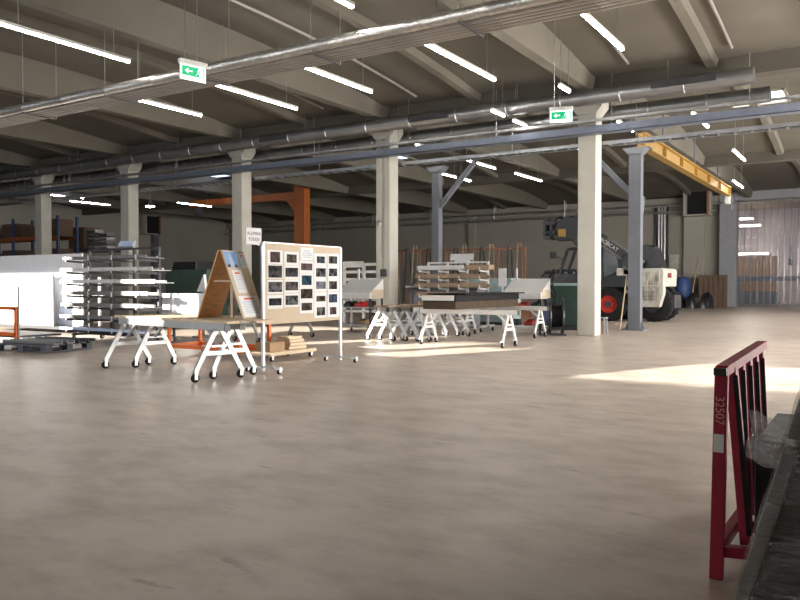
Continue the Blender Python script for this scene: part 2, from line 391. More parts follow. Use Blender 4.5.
# strip curtain gate in the back wall and the room beyond
d = empty('door_1', (-7.4, YB, 0)); struct(d)
MB().ext((-0.95, -0.55, 0), (0, -0.02, 6.95)).build('jamb', M_STEELQ, d, bevel=0.03)
MB().ext((-0.95, -0.5, 6.42), (9.0, -0.02, 7.0)).build('header', M_STEELQ, d, bevel=0.02)
for k in range(22):
    x0 = 0.02+k*0.36
    yo = -0.06 if k % 2 else -0.12
    m = MB().grid(lambda u, v, x0=x0, yo=yo: (x0+0.42*u, yo-0.03*math.sin(u*math.pi)+0.02*math.sin(v*5+x0*3), 6.42*(1-v)+0.02), 4, 10)
    m.build('curtain_strip', M_PVC, d, smooth=True)
MB().cyl((0, -0.12, 6.44), (8.3, -0.12, 6.44), 0.04).build('curtain_rail', M_GALV, d)
MROOM = mat('mauve_room_wall', (0.50, 0.46, 0.50), 0.8, var=0.08, scale=0.5)
MROOM2 = mat('brown_room_wall', (0.40, 0.32, 0.24), 0.8, var=0.1, scale=0.5)
struct(MB().ext((-14, 61, 0), (4, 61.3, 7)).build('wall_far_room', MROOM))
struct(MB().ext((-14.3, YB+0.3, 0), (-14, 61, 7)).build('wall_far_room_side', MROOM2))
struct(MB().ext((4, YB+0.3, 0), (4.3, 61, 7)).build('wall_far_room_end', MROOM2))
struct(MB().ext((-14.3, YB+0.3, 6.8), (4.3, 61.3, 7.0)).build('ceiling_far_room', MROOM2))

# ------------------------------------------------------------------ skylights
def skylight(px, py, sx, sy, m, z=None, label=''):
    p = G(px, py, 7.2)
    z = slab_z(p.y)-0.03
    p = G(px, py, z)
    r = empty('skylight', (p.x, p.y, z), 0, label, 'skylight', 'roof skylights')
    r['kind'] = 'structure'
    MB().ext((-sx/2, -sy/2, 0), (sx/2, sy/2, 0.03)).build('pane', m, r)
    f = MB()
    for s_ in (-1, 1):
        f.box((s_*sx/2, 0, 0), (0.08, sy+0.08, 0.1)).box((0, s_*sy/2, 0), (sx, 0.08, 0.1))
    f.build('frame', M_WALL, r)
skylight(222, 178, 2.6, 5.0, M_SKYL, label='blue skylight in the dark roof beside the orange jib')
skylight(82, 190, 2.6, 4.0, M_SKYL, label='blue skylight in the roof at far left')
skylight(757, 98, 1.7, 1.7, M_SKYLW, label='bright white skylight above the end of the duct')
skylight(663, 128, 1.2, 2.2, M_SKYL, label='small blue skylight beside the yellow crane beam')
skylight(405, 160, 1.2, 3.0, M_SKYL, label='narrow blue skylight behind the middle concrete column')

# ------------------------------------------------------------------ linear lamps
LZ = 5.98
def make_lamp(L):
    r = empty('linear_lamp')
    MB().box((0, 0, 0.05), (0.075, L, 0.06)).build('housing', M_LAMPBODY, r, bevel=0.008)
    MB().box((0, 0, 0.0), (0.062, L-0.04, 0.036)).build('diffuser', M_TUBE, r, bevel=0.012)
    for s_ in (-1, 1):
        MB().cyl((0, s_*L*0.36, 0.08), (0, s_*L*0.36, 1.5), 0.008, n=6).build('hanging_wire', M_WIRE, r)
    return r
LAMPS = [(-13.17, 7.6, 10.35, 'longest ceiling lamp at the upper left corner, over the pipe bundle'),
 (-15.7, 12.3, 14.7, 'ceiling lamp under the pipe bundle farthest toward the left wall'),
 (-13.0, 12.4, 15.5, 'ceiling lamp just below the pipe bundle beside the nearer exit sign'),
 (-10.35, 12.4, 15.1, 'ceiling lamp below the pipe bundle, third in its row from the left'),
 (-7.4, 12.6, 15.7, 'ceiling lamp below the pipe bundle, fourth in its row from the left'),
 (-4.33, 12.4, 15.0, 'ceiling lamp hanging right of the hanging cable of the farther exit sign'),
 (-7.45, 7.4, 10.35, 'ceiling lamp cut by the top edge of the photo above the pipe bundle'),
 (-4.33, 21.5, 23.7, 'ceiling lamp behind the cable tray, above the yellow crane beam end'),
 (-4.33, 28.2, 30.8, 'short looking lamp right of the yellow crane beam near the back wall'),
 (-6.34, 16.9, 17.6, 'short lamp showing as a dot above the farther exit sign'),
 (-6.34, 21.5, 23.1, 'lamp just left of the near end of the yellow crane beam'),
 (-8.75, 18.35, 19.15, 'small lamp just in front of the upper duct'),
 (-8.75, 24.5, 26.6, 'lamp beside the white column, beyond the cable tray'),
 (-13.0, 21.5, 23.0, 'lamp broken up by the cable tray beside the middle column'),
 (-13.0, 24.7, 27.6, 'lamp beyond the cable tray above the rust brown stillages'),
 (-12.85, 29.2, 32.1, 'lamp near the back wall left of the white column'),
 (-15.5, 27.8, 29.0, 'first of two short lamps beside the steel column brace'),
 (-15.5, 29.3, 30.4, 'second of two short lamps beside the steel column brace'),
 (-15.55, 22.0, 22.7, 'tiny lamp left of the middle column under the cable tray'),
 (-36.1, 23.0, 25.4, 'lamp at the far left over the pallet racking'),
 (-37.9, 25.8, 28.4, 'second lamp at the far left behind the first one'),
 (-33.6, 29.6, 32.2, 'lamp crossing behind the second concrete column from the left'),
 (-5.6, 36.5, 39.3, 'farthest lamp glinting over the wall pipes near the gate'),
 (-1.3, 17.3, 18.9, 'lamp near the end of the upper duct, at the edge of the photo'),
 (-8.75, 19.75, 20.7, 'small lamp between the upper duct and the lower one')]
protoL = {}
for x, a, b, lab in LAMPS:
    L = round(b-a, 1)
    if L not in protoL:
        o = make_lamp(L); protoL[L] = o; o.location = (x, (a+b)/2, LZ)
    else: o = copy_tree(protoL[L], (x, (a+b)/2, LZ))
    tag(o, lab, 'ceiling lamp', 'linear ceiling lamps')
p = G(150, 206, 5.75)
r = empty('floodlight', p, 0, 'round glaring floodlight on the far left wall beside the second column', 'floodlight')
MB().lathe((0, 0, 0.3), (0, 0, 0), [(0.08, 0), (0.12, 0.4), (0.26, 1)], 20).build('reflector', M_GALV, r, smooth=True)
MB().lathe((0, 0, 0), (0, 0, -0.08), [(0.25, 0), (0.2, 0.7), (0.05, 1)], 20).build('bulb', M_TUBE, r, smooth=True)
MB().cyl((0, 0, 0.3), (0, 0, slab_z(p.y)-p.z), 0.02).build('rod', M_WIRE, r)
# lamps of the room beyond the curtain
for i, (px, py, L, lab) in enumerate([(740, 219, 0.8, 'first glowing lamp seen through the strip curtain'), (740, 226, 1.3, 'second glowing lamp seen through the strip curtain'), (739, 254, 1.9, 'low warm lamp over the orange crate behind the strip curtain')]):
    p = AY(px, py, 56.5+i*1.3)
    r = empty('strip_lamp', p, 0, lab, 'lamp', 'lamps beyond the strip curtain')
    MB().box((L/2, 0, 0), (L, 0.09, 0.09)).build('diffuser', M_TUBEW, r); MB().box((L/2, 0, 0.08), (L, 0.14, 0.06)).build('housing', M_LAMPBODY, r)
    MB().cyl((L/2, 0, 0.1), (L/2, 0, 6.8-p.z), 0.02).build('hanging_rod', M_WIRE, r)
p = AY(752, 270, 58); r = empty('crate', (p.x, 58, 0), 0, 'orange brown crate glowing behind the strip curtain', 'crate')
MB().ext((-1.2, -0.6, 0.9), (1.6, 0.6, 3.3)).build('box', mat('amber_crate', (0.6, 0.3, 0.1), 0.7), r); MB().ext((-1.2, -0.6, 0), (1.6, 0.6, 0.9)).build('base', M_STEELP, r)
p = AY(785, 285, 56); r = empty('workbench', (p.x, 56, 0), 0, 'long dark workbench behind the strip curtain', 'workbench')
MB().ext((-3, -0.5, 1.6), (3, 0.5, 1.9)).build('top', M_STEELP, r)
for s_ in (-2.8, 2.8): MB().ext((s_-0.1, -0.4, 0), (s_+0.1, 0.4, 1.6)).build('leg', M_STEELP, r)
p = AY(791, 258, 60.9); r = empty('wall_hook', (p.x, 60.98, p.z), 0, 'dark hoist hook hanging on the far room wall', 'hook')
MB().cyl((0, -0.1, 0.9), (0, -0.1, 0), 0.06).build('chain', M_DARK, r); MB().box((0, -0.12, -0.25), (0.3, 0.22, 0.5)).build('hook_block', M_DARK, r, bevel=0.05)

# ------------------------------------------------------------------ exit signs
def exit_sign(p, rz, label, ceil):
    r = empty('exit_sign', p, rz, label, 'exit sign', 'hanging exit signs')
    MB().box((0, 0, 0.14), (0.64, 0.12, 0.10)).build('lamp_head', M_LAMPBODY, r, bevel=0.015)
    MB().box((0, 0, -0.06), (0.60, 0.02, 0.34)).build('panel', M_SIGNW, r, bevel=0.006)
    g = MB().box((0, -0.013, -0.04), (0.52, 0.006, 0.20)).build('green_field', M_GREEN, r)
    a = MB()
    a.box((-0.09, -0.018, -0.04), (0.13, 0.004, 0.024))
    a.prism([(-0.19, -0.016, -0.04), (-0.12, -0.016, 0.02), (-0.12, -0.016, -0.10)], (0, -0.004, 0))
    a.build('arrow', M_SIGNW, g)
    q = MB()
    q.lathe((0.13, -0.016, 0.025), (0.13, -0.02, 0.025), [(0.016, 0), (0.016, 1)], 12)
    q.bar((0.125, -0.018, 0.0), (0.10, -0.018, -0.055), 0.004, 0.03, (0, 1, 0)).bar((0.10, -0.018, -0.05), (0.14, -0.018, -0.08), 0.004, 0.016, (0, 1, 0)).bar((0.14, -0.018, -0.08), (0.13, -0.018, -0.12), 0.004, 0.014, (0, 1, 0))
    q.bar((0.10, -0.018, -0.055), (0.06, -0.018, -0.11), 0.004, 0.016, (0, 1, 0)).bar((0.125, -0.018, 0.0), (0.08, -0.018, -0.02), 0.004, 0.013, (0, 1, 0))
    q.build('running_figure', M_SIGNW, g)
    MB().box((0.19, -0.018, -0.04), (0.075, 0.004, 0.16)).build('doorway_symbol', M_SIGNW, g)
    MB().cyl((-0.18, 0, 0.18), (-0.18, 0, ceil-p.z), 0.008, n=6).build('hanging_wire', M_WIRE, r)
    return r
p1 = AY(193, 70, 9.6); sg = exit_sign(p1, math.radians(77), 'green exit sign hanging in front of the pipe bundle', slab_z(9.6)+0.25); sg.scale = (0.85, 0.85, 0.85)
p2 = AY(561, 114, 15.0); sg = exit_sign(p2, math.radians(15), 'green exit sign hanging in front of the white concrete column', slab_z(15)+0.9); sg.scale = (0.75, 0.75, 0.75)

# ------------------------------------------------------------------ ducts, pipes, trays
def round_duct(name, y, z, r_, x0, x1, label, grilles=(), wires=()):
    o = empty(name, ((x0+x1)/2, y, z), 0, label, 'duct'); L = x1-x0
    prof = [(0.01, 0), (r_, 0)]
    k = 0.0
    n_ = int(L/1.5)
    for i in range(1, n_):
        t = i/n_; e = 0.03/L
        prof += [(r_, t-e), (r_+0.018, t-e*0.6), (r_+0.018, t+e*0.6), (r_, t+e)]
    prof += [(r_, 1), (0.01, 1)]
    MB().lathe((-L/2, 0, 0), (L/2, 0, 0), prof, 28, cap=False).build('duct_shell', M_DUCT, o, smooth=True)
    for gx, gl, dz in grilles:
        b = MB().box((gx-(x0+x1)/2, -r_-0.005, dz), (gl, 0.05, 0.16)); b.build('air_grille', M_DARK, o)
    for wx in wires:
        MB().cyl((wx-(x0+x1)/2, 0, r_), (wx-(x0+x1)/2, 0, slab_z(y)-z-0.02), 0.01, n=6).build('hanging_rod', M_WIRE, o)
    return o
round_duct('ventilation_duct', 19.45, 6.26, 0.20, -40, -2.55, 'upper spiral ventilation duct running under the column heads', [(-4.1, 1.5, 0.03), (-11.2, 1.3, 0.0), (-17.2, 1.2, 0.0)], (-4.5, -8.5, -12, -16, -22, -28, -35))
round_duct('ventilation_duct', 21.2, 6.17, 0.20, -40, -2.4, 'lower spiral ventilation duct behind the concrete columns', [], (-3.3, -9.5, -15.8, -23, -29))
# bundle: one foil duct and five lagged pipes
BX0, BX1 = -26.0, 4.0
def pipe_run(name, y, z, r_, m, label, group=None, seams=True):
    L = BX1-BX0; prof = []
    n_ = 20
    for i in range(n_+1):
        t = i/n_; e = 0.02/L
        prof += [(r_, max(0, t-e)), (r_+0.006, t), (r_, min(1, t+e))]
    o = MB().lathe((-L/2, 0, 0), (L/2, 0, 0), prof, 18).build(name, m, None, smooth=True)
    o.location = ((BX0+BX1)/2, y, z); tag(o, label, 'pipe', group); return o
pipe_run('foil_duct', 10.44, 5.535, 0.10, M_FOIL, 'shiny foil wrapped duct along the top of the overhead pipe bundle')
for i, (y, z) in enumerate([(10.63, 5.49), (10.758, 5.49), (10.886, 5.49), (11.014, 5.49), (11.142, 5.49)]):
    pipe_run('lagged_pipe', y, z, 0.056, M_PIPE, ['lagged pipe of the overhead bundle right under the foil duct', 'second lagged pipe of the overhead bundle below the foil duct', 'middle lagged pipe of the overhead bundle', 'fourth lagged pipe of the overhead bundle, one up from the lowest', 'lowest lagged pipe of the overhead bundle'][i], 'pipes of the overhead bundle')
for x in (-24, -20.5, -17, -14, -11.2, -8.4, -5.5, -2.5, 0.5):
    o = empty('pipe_hanger', (x, 10.82, 5.405), 0, 'hanger frame carrying the overhead pipe bundle', 'hanger', 'hangers of the pipe bundle')
    MB().bar((0, -0.45, 0.0), (0, 0.40, 0.0), 0.03, 0.02).build('crossbar', M_DARK, o)
    for yy in (-0.44, 0.41): MB().cyl((0, yy, 0), (0, yy, slab_z(11)-5.41), 0.009, n=6).build('rod', M_WIRE, o)
# trays below the ducts
TX0, TX1 = -40.0, 5.5
o = empty('cable_tray', (0, 19.65, 5.36), 0, 'wide blue grey cable tray with a shiny upper edge below the ducts', 'cable tray')
MB().ext((TX0, -0.02, 0.30), (TX1, 0.06, 0.37)).build('busbar_rail', M_GALV, o)
b = MB().ext((TX0, 0.0, 0), (TX1, 0.32, 0.015)); b.ext((TX0, 0.0, 0), (TX1, 0.012, 0.2)); b.ext((TX0, 0.31, 0), (TX1, 0.32, 0.2)); b.build('trough', M_TRAY, o)
for k in range(14):
    MB().cyl((-39+k*3.3, 0.16, 0.01), (-39+k*3.3, 0.16, slab_z(19.8)-5.36), 0.012, n=6).build('hanging_rod', M_WIRE, o)
o = empty('cable_ladder', (0, 20.6, 5.2), 0, 'dark cable ladder with rungs behind the concrete columns', 'cable ladder')
b = MB()
for yy in (0, 0.35): b.ext((TX0, yy, 0), (TX1, yy+0.02, 0.1))
b.build('side_rails', M_GALV, o)
rg = MB().ext((0, 0, 0), (0.05, 0.36, 0.03)).build('rung', M_GALV, o)
for k in range(100):
    q = rg if k == 0 else rg.copy()
    if k: COL.objects.link(q)
    q.parent = o; q.location = (-34.0+k*0.395, 0, 0)
b = MB()
for k in range(4): b.tube([(TX0+j*2.3, 0.06+0.075*k+0.012*math.sin(j*1.7+k), 0.06) for j in range(20)], 0.022, 6)
b.build('cables', M_BLACK, o)
for k in range(12): MB().cyl((-38+k*3.6, 0.1, 0.05), (-38+k*3.6, 0.1, 1.65), 0.012, n=6).build('hanging_rod', M_WIRE, o)
# thin conduits on the ceiling, running with the ribs
for x, y0, y1, lab in [(-14.9, 6, 19, 'thin conduit under the roof above the upper left lamp'), (-11.6, 9, 19.2, 'thin conduit under the roof between two lamp rows'), (-5.4, 8, 19.2, 'dark conduit under the roof right of the white column rib'), (-3.0, 6, 19.2, 'conduit under the roof at the right')]:
    c = MB().tube([(x, y0+(y1-y0)*k/8, slab_z(y0+(y1-y0)*k/8)-0.08) for k in range(9)], 0.035, 8).build('conduit', M_PIPE, None, smooth=True)
    tag(c, lab, 'conduit', 'roof conduits')
# wall pipes along the back wall
for z, y, lab in ((6.3, YB-0.6, 'upper grey pipe along the top of the back wall'), (5.85, YB-0.9, 'lower shiny pipe along the top of the back wall')):
    c = empty('wall_pipe', (0, y, z), 0, lab, 'pipe', 'back wall pipes')
    MB().cyl((XL+0.5, 0, 0), (-8.5 if z < 6 else 3, 0, 0), 0.07, n=10).build('pipe_run', M_GALV, c, smooth=True)
    for k in range(8): MB().cyl((XL+6+k*5.2, 0, 0), (XL+6+k*5.2, 0, slab_z(y)-z), 0.03, n=6).build('hanger', M_GALV, c)
# bundle of vertical conduits on the back wall
for i, px in enumerate((655.5, 658.5, 661.5, 664.5, 667.5)):
    p = AY(px, 250, YB-0.12)
    c = MB().cyl((0, 0, 0.4), (0, 0, 6.3), 0.075 if i % 2 else 0.055, n=10).build('vertical_conduit', M_DARK if i in (0, 4) else M_GALV, None, smooth=True)
    c.location = (p.x, YB-0.12, 0); tag(c, 'vertical conduit on the back wall, %s of the five behind the white machine' % ('leftmost', 'second', 'middle', 'fourth', 'rightmost')[i], 'conduit', 'vertical wall conduits')
p = AY(672.5, 250, YB-0.1)
c = MB().box((0, 0, 0), (0.55, 0.2, 0.9)).box((0, -0.11, 0), (0.4, 0.02, 0.7)).build('wall_box', M_TWHITE, None, bevel=0.02); c.location = (p.x+0.1, YB-0.1, AY(669, 262, YB).z); tag(c, 'pale box on the back wall at the foot of the conduits', 'box')
# heaters
def heater(p, yaw, label):
    r = empty('fan_heater', p, yaw, label, 'heater', 'wall fan heaters')
    MB().box((0, 0, 0), (1.6, 0.7, 1.55)).build('casing', M_WALL2, r, bevel=0.04)
    MB().box((0.05, -0.36, 0), (1.15, 0.06, 1.35)).build('louvre', M_BLACK, r)
    for s_ in (-1, 1): MB().box((s_*0.68, -0.42, 0), (0.12, 0.2, 1.5)).build('bracket', M_RUST if s_ > 0 else M_WALL2, r)
    MB().bar((0, 0.3, 0.5), (0, 0.9, 0.9), 0.08, 0.08).build('arm', M_STEELP, r)
p = AY(697.5, 203.5, YB-0.75); heater(p, 0, 'dark fan heater on the back wall beside the gate')
p = AX(149, 225, XL+0.7); heater(p, math.radians(90), 'small dark fan heater on the far left wall')
# hoist jib in orange
p = AY(302, 240, 33)
r = empty('jib_crane', (p.x, 33, 0), 0, 'orange jib crane with its arm over the left hall', 'crane')
MB().box((0, 0, 3.45), (0.75, 0.5, 6.9)).build('mast', M_JIB, r, bevel=0.02)
MB().box((-4.6, 0, 6.35), (8.6, 0.3, 0.38)).build('arm', M_JIB, r, bevel=0.01)
MB().prism([(-0.37, -0.1, 6.1), (-0.37, -0.1, 5.3), (-1.1, -0.1, 6.2)], (0, 0.2, 0)).build('gusset', M_JIB, r)
MB().box((-8.2, 0, 5.9), (0.5, 0.35, 0.5)).build('hoist', M_DARK, r, bevel=0.04)
# yellow crane beam, an I section with stiffeners
r = empty('crane_beam', (-6.15, 31, 5.52), 0, 'yellow crane beam with web stiffeners above the steel column', 'crane beam')
L = 15.4
MB().box((0, 0, 0.02), (0.28, L, 0.035)).box((0, 0, 0.42), (0.28, L, 0.035)).box((0, 0, 0.22), (0.03, L, 0.4)).build('girder', M_YELLOW, r)
for k in range(7): MB().box((0, -L/2+0.1+k*(L-0.2)/6, 0.22), (0.26, 0.05, 0.37)).build('stiffener', M_YELLOW, r)
MB().box((0.0, L/2-0.15, -0.18), (0.22, 0.25, 0.36)).build('end_stop', M_WHITE, r, bevel=0.02)
for yy in (-5, 0, 5): MB().cyl((0, yy, 0.5), (0, yy, slab_z(31+yy)-5.52), 0.03, n=8).build('hanger', M_STEELP, r)
MB().box((0, -L/2+0.2, -0.01), (0.5, 0.5, 0.03)).build('seat_plate', M_STEELP, r)

# ------------------------------------------------------------------ mobile trestles
def caster(b_, wheelname, p, r_=0.062, parent=None, wm=None, ang=0.0):
    fr = MB().box((p[0], p[1], 2*r_+0.012), (0.09, 0.07, 0.014)).box((p[0]-0.03, p[1], r_+0.035), (0.008, 0.05, r_+0.05)).box((p[0]+0.03, p[1], r_+0.035), (0.008, 0.05, r_+0.05)).build('caster', M_GALV, parent)
    MB().lathe((p[0]-0.021, p[1], r_), (p[0]+0.021, p[1], r_), [(r_*0.5, 0), (r_*0.96, 0), (r_, 0.25), (r_, 0.75), (r_*0.96, 1), (r_*0.5, 1)], 20).build('wheel', wm or M_BLACK, fr, smooth=True)
    return fr
def make_trestle(L, label, h=0.83, spl=0.38, m=M_ALU, wood=False):
    r = empty('mobile_trestle', (0, 0, 0), 0, label, 'trestle', 'mobile trestles')
    MB().box((0, 0, h-0.055), (L, 0.09, 0.11)).build('beam', m, r, bevel=0.006)
    for s_ in (-1, 1): MB().box((s_*(L/2+0.004), 0, h-0.055), (0.012, 0.095, 0.115)).build('end_cap', M_BLACKP, r)
    xe = L/2-0.22
    for s_ in (-1, 1):
        for t in (-1, 1):
            MB().bar((s_*xe, t*0.05, h-0.10), (s_*xe, t*spl, 0.145), 0.075, 0.04, (1, 0, 0)).build('leg', m, r, bevel=0.004)
            caster(None, 'wheel', (s_*xe, t*spl, 0), parent=r)
        MB().bar((s_*xe, -spl*0.62, 0.40), (s_*xe, spl*0.62, 0.40), 0.04, 0.06).build('cross_rail', m, r)
        MB().bar((s_*xe, 0, h-0.33), (s_*(xe-0.28), 0, h-0.10), 0.04, 0.04).build('brace', m, r)
        MB().bar((s_*xe, -0.13, h-0.33), (s_*xe, 0.13, h-0.33), 0.045, 0.03).build('brace_rail', m, r)
    return r
TA = math.radians(-10); TN = V((math.sin(-TA), math.cos(TA), 0))
T1 = make_trestle(3.1, 'near trestle with a bright white beam under the plank table', spl=0.39)
T1.location = (-9.45, 8.15, 0); T1.rotation_euler.z = TA
T2 = make_trestle(2.7, 'second trestle nested behind the near one under the plank table', spl=0.36)
T2.location = V((-9.4, 8.15, 0))+TN*0.36; T2.rotation_euler.z = TA
for i in range(5):
    c = MB().box((0, 0, 0), ((3.3, 3.25, 3.35, 3.2, 2.5)[i], 0.215, 0.035)).build('plank', [M_PINE, M_CHIP, M_PINE, M_PINE, M_CHIP][i], None, bevel=0.004)
    c.location = V((-9.43+0.03*(i % 3)-(0.36 if i == 4 else 0), 8.15, 0.8485))+TN*(0.02+0.222*i); c.rotation_euler.z = TA
    tag(c, 'pale plank on the near trestles, %s from the front' % ('first', 'second', 'third', 'fourth', 'fifth')[i], 'plank', 'planks on the near trestles')

# nested trestles with beams pointing away from the camera
TC = make_trestle(2.5, '', m=M_WHITE)
TC.location = (-10.45, 16.65, 0); TC.rotation_euler.z = math.radians(90); TC['label'] = 'white trestle at the front of the nested row, its A shaped end facing out'
TG = make_trestle(2.5, '', m=M_ALU)
for i, (x, y) in enumerate([(-10.18, 16.78), (-9.91, 16.9), (-9.64, 17.0)]):
    lab = 'grey trestle in the nested row, %s behind the white front one' % ('first', 'second', 'third', 'fourth', 'fifth', 'sixth')[i]
    if i == 0: TG.location = (x, y, 0); TG.rotation_euler.z = math.radians(90); TG['label'] = lab
    else: copy_tree(TG, (x, y, 0), math.radians(90), lab)
for i, (x, y, l_) in enumerate([(-10.46, 16.7, 2.4), (-10.17, 16.85, 2.3), (-9.76, 17.0, 2.4)]):
    c = MB().box((0, 0, 0), (0.22, l_, 0.04)).build('plank', M_BROWN if i != 1 else M_PINE, None, bevel=0.004); c.location = (x, y, 0.851)
    tag(c, 'worn wooden plank on the nested trestles, %s from the front' % ('first', 'second', 'third')[i], 'plank', 'planks on the nested trestles')
# the pair carrying the long package, beams along X
TW = make_trestle(2.5, 'white trestle under the front end of the long dark package', h=0.82, spl=0.35, m=M_WHITE); TW.location = (-7.98, 15.5, 0)
copy_tree(TW, (-8.55, 18.72, 0), 0, 'white trestle under the far end of the long dark package')
# another trestle seen behind the photo board
TB = copy_tree(TG, (-13.0, 14.6, 0), math.radians(90), 'trestle seen below the photo board, near its far corner')

# long stack of profiles
r = empty('profile_stack', (-8.56, 16.95, 0.82), math.radians(0), 'long dark package of profiles lying on the white trestles', 'package')
MB().box((0, 0, 0.09), (0.86, 3.5, 0.18)).build('timber_bearers', M_DBROWN, r, bevel=0.01)
MB().box((0, 0.02, 0.255), (0.88, 3.55, 0.15)).build('profile_layer', M_BLACK, r, bevel=0.01)
MB().box((-0.02, -1.78, 0.26), (0.84, 0.02, 0.12)).build('white_end', M_WHITE, r)
MB().box((0.1, 0.1, 0.35), (1.0, 3.4, 0.025)).build('top_sheet', M_BLACK, r, bevel=0.004)

# ------------------------------------------------------------------ photo board on a rolling stand
r = empty('photo_board', (-8.2, 9.94, 0), 0, 'rolling display board covered with rows of photo prints', 'display board')
MB().box((0, 0, 1.405), (0.03, 2.02, 1.29)).build('panel', M_CHIP, r, bevel=0.003)
for s_ in (-1, 1):
    MB().box((0, s_*1.01, 1.04), (0.045, 0.05, 2.02)).build('post', M_ALU, r, bevel=0.004)
    MB().box((0, s_*1.01, 0.095), (0.72, 0.05, 0.03)).build('foot', M_ALU, r, bevel=0.004)
    for t in (-1, 1): caster(None, 'wheel', (t*0.33, s_*1.01, 0), 0.034, r)
MB().box((0, 0, 2.055), (0.04, 2.02, 0.02)).build('top_rail', M_ALU, r)
PICS = {}
def picmat(i, a, b_):
    m = bpy.data.materials.new('photo_image'); m.use_nodes = True
    nt = m.node_tree; N = nt.nodes; L_ = nt.links; bs = N['Principled BSDF']
    tc = N.new('ShaderNodeTexCoord'); mp = N.new('ShaderNodeMapping'); mp.inputs['Location'].default_value = (i*3.7, i*1.3, 0); L_.new(tc.outputs['Object'], mp.inputs[0])
    nz = N.new('ShaderNodeTexNoise'); nz.inputs['Scale'].default_value = 11; nz.inputs['Detail'].default_value = 3; L_.new(mp.outputs[0], nz.inputs[0])
    rp = N.new('ShaderNodeValToRGB'); L_.new(nz.outputs[0], rp.inputs[0])
    rp.color_ramp.elements[0].position = 0.38; rp.color_ramp.elements[1].position = 0.62
    rp.color_ramp.elements[0].color = (*[x*0.4 for x in a], 1); rp.color_ramp.elements[1].color = (*[x*0.45 for x in b_], 1)
    L_.new(rp.outputs[0], bs.inputs['Base Color']); bs.inputs['Roughness'].default_value = 0.85; bs.inputs['Specular IOR Level'].default_value = 0.08
    return m
DK, DK2 = (0.02, 0.02, 0.025), (0.10, 0.10, 0.12)
ROWS = [(0.115, [(0.17, 0.12, 0.13, (0.12, 0.08, 0.09), (0.2, 0.13, 0.15)), (0.35, 0.17, 0.15, DK, (0.18, 0.18, 0.18)), (0.54, 0.17, 0.125, DK, (0.3, 0.3, 0.32)), (0.725, 0.155, 0.09, DK, DK2)]),
        (0.325, [(0.18, 0.13, 0.105, (0.08, 0.06, 0.05), (0.25, 0.22, 0.2)), (0.355, 0.165, 0.115, (0.03, 0.025, 0.03), (0.16, 0.16, 0.2)), (0.53, 0.165, 0.11, (0.05, 0.05, 0.06), (0.25, 0.22, 0.22)), (0.71, 0.165, 0.12, DK, (0.25, 0.28, 0.3))]),
        (0.525, [(0.28, 0.155, 0.09, (0.14, 0.09, 0.1), (0.3, 0.22, 0.22)), (0.455, 0.135, 0.125, (0.02, 0.06, 0.1), (0.08, 0.16, 0.22)), (0.63, 0.16, 0.125, (0.02, 0.015, 0.012), (0.15, 0.12, 0.1)), (0.80, 0.145, 0.10, (0.06, 0.05, 0.04), (0.22, 0.2, 0.18))]),
        (0.725, [(0.18, 0.115, 0.09, DK, (0.15, 0.2, 0.25)), (0.35, 0.14, 0.115, DK, (0.22, 0.24, 0.26)), (0.52, 0.14, 0.10, (0.18, 0.18, 0.26), (0.4, 0.42, 0.5)), (0.70, 0.13, 0.075, (0.05, 0.04, 0.03), (0.2, 0.16, 0.12)), (0.87, 0.12, 0.11, (0.05, 0.05, 0.05), (0.3, 0.3, 0.3))]),
        (0.905, [(0.175, 0.125, 0.10, (0.03, 0.03, 0.03), (0.2, 0.2, 0.2)), (0.345, 0.125, 0.105, (0.02, 0.02, 0.03), (0.3, 0.3, 0.35)), (0.52, 0.12, 0.11, (0.06, 0.05, 0.05), (0.25, 0.22, 0.2)), (0.70, 0.125, 0.115, (0.03, 0.04, 0.08), (0.15, 0.2, 0.35)), (0.87, 0.10, 0.10, (0.08, 0.05, 0.05), (0.22, 0.16, 0.16))])]
BW, BH, BT = 1.92, 1.29, 2.05
cnt = 0
for ci, (u, lst) in enumerate(ROWS):
    for ri, (v, pw, ph, ca, cb) in enumerate(lst):
        y = 9.94-BW/2+u*BW; z = BT-v*BH
        lab = 'printed photo sheet, %s down in the %s column of the board' % (('first', 'second', 'third', 'fourth', 'fifth')[ri], ('first', 'second', 'third', 'fourth', 'last')[ci])
        s_ = empty('photo_print', (-8.2+0.0165, y, z), 0, lab, 'photo print', 'photo prints on the board')
        MB().box((0, 0, 0), (0.002, 0.365, 0.222)).build('paper', M_PAPER, s_)
        MB().box((0.0016, 0, 0), (0.0014, pw*BW, ph*BH)).build('picture', picmat(cnt, ca, cb), s_); cnt += 1
s_ = empty('notice_sheet', (-8.2+0.0165, 9.94-BW/2+0.53*BW, BT-0.115*BH), 0, 'white notice sheet with blue heading at the top of the board', 'notice')
MB().box((0, 0, 0), (0.002, 0.34, 0.22)).build('paper', M_PAPER, s_)
lm = MB()
for k, (z, wd) in enumerate([(0.055, 0.18), (0.02, 0.24), (-0.015, 0.26), (-0.05, 0.2)]): lm.box((0.0014, 0, z), (0.001, wd, 0.012))
lm.build('printed_lines', mat('blue_grey_ink', (0.3, 0.38, 0.5), 0.6), s_)

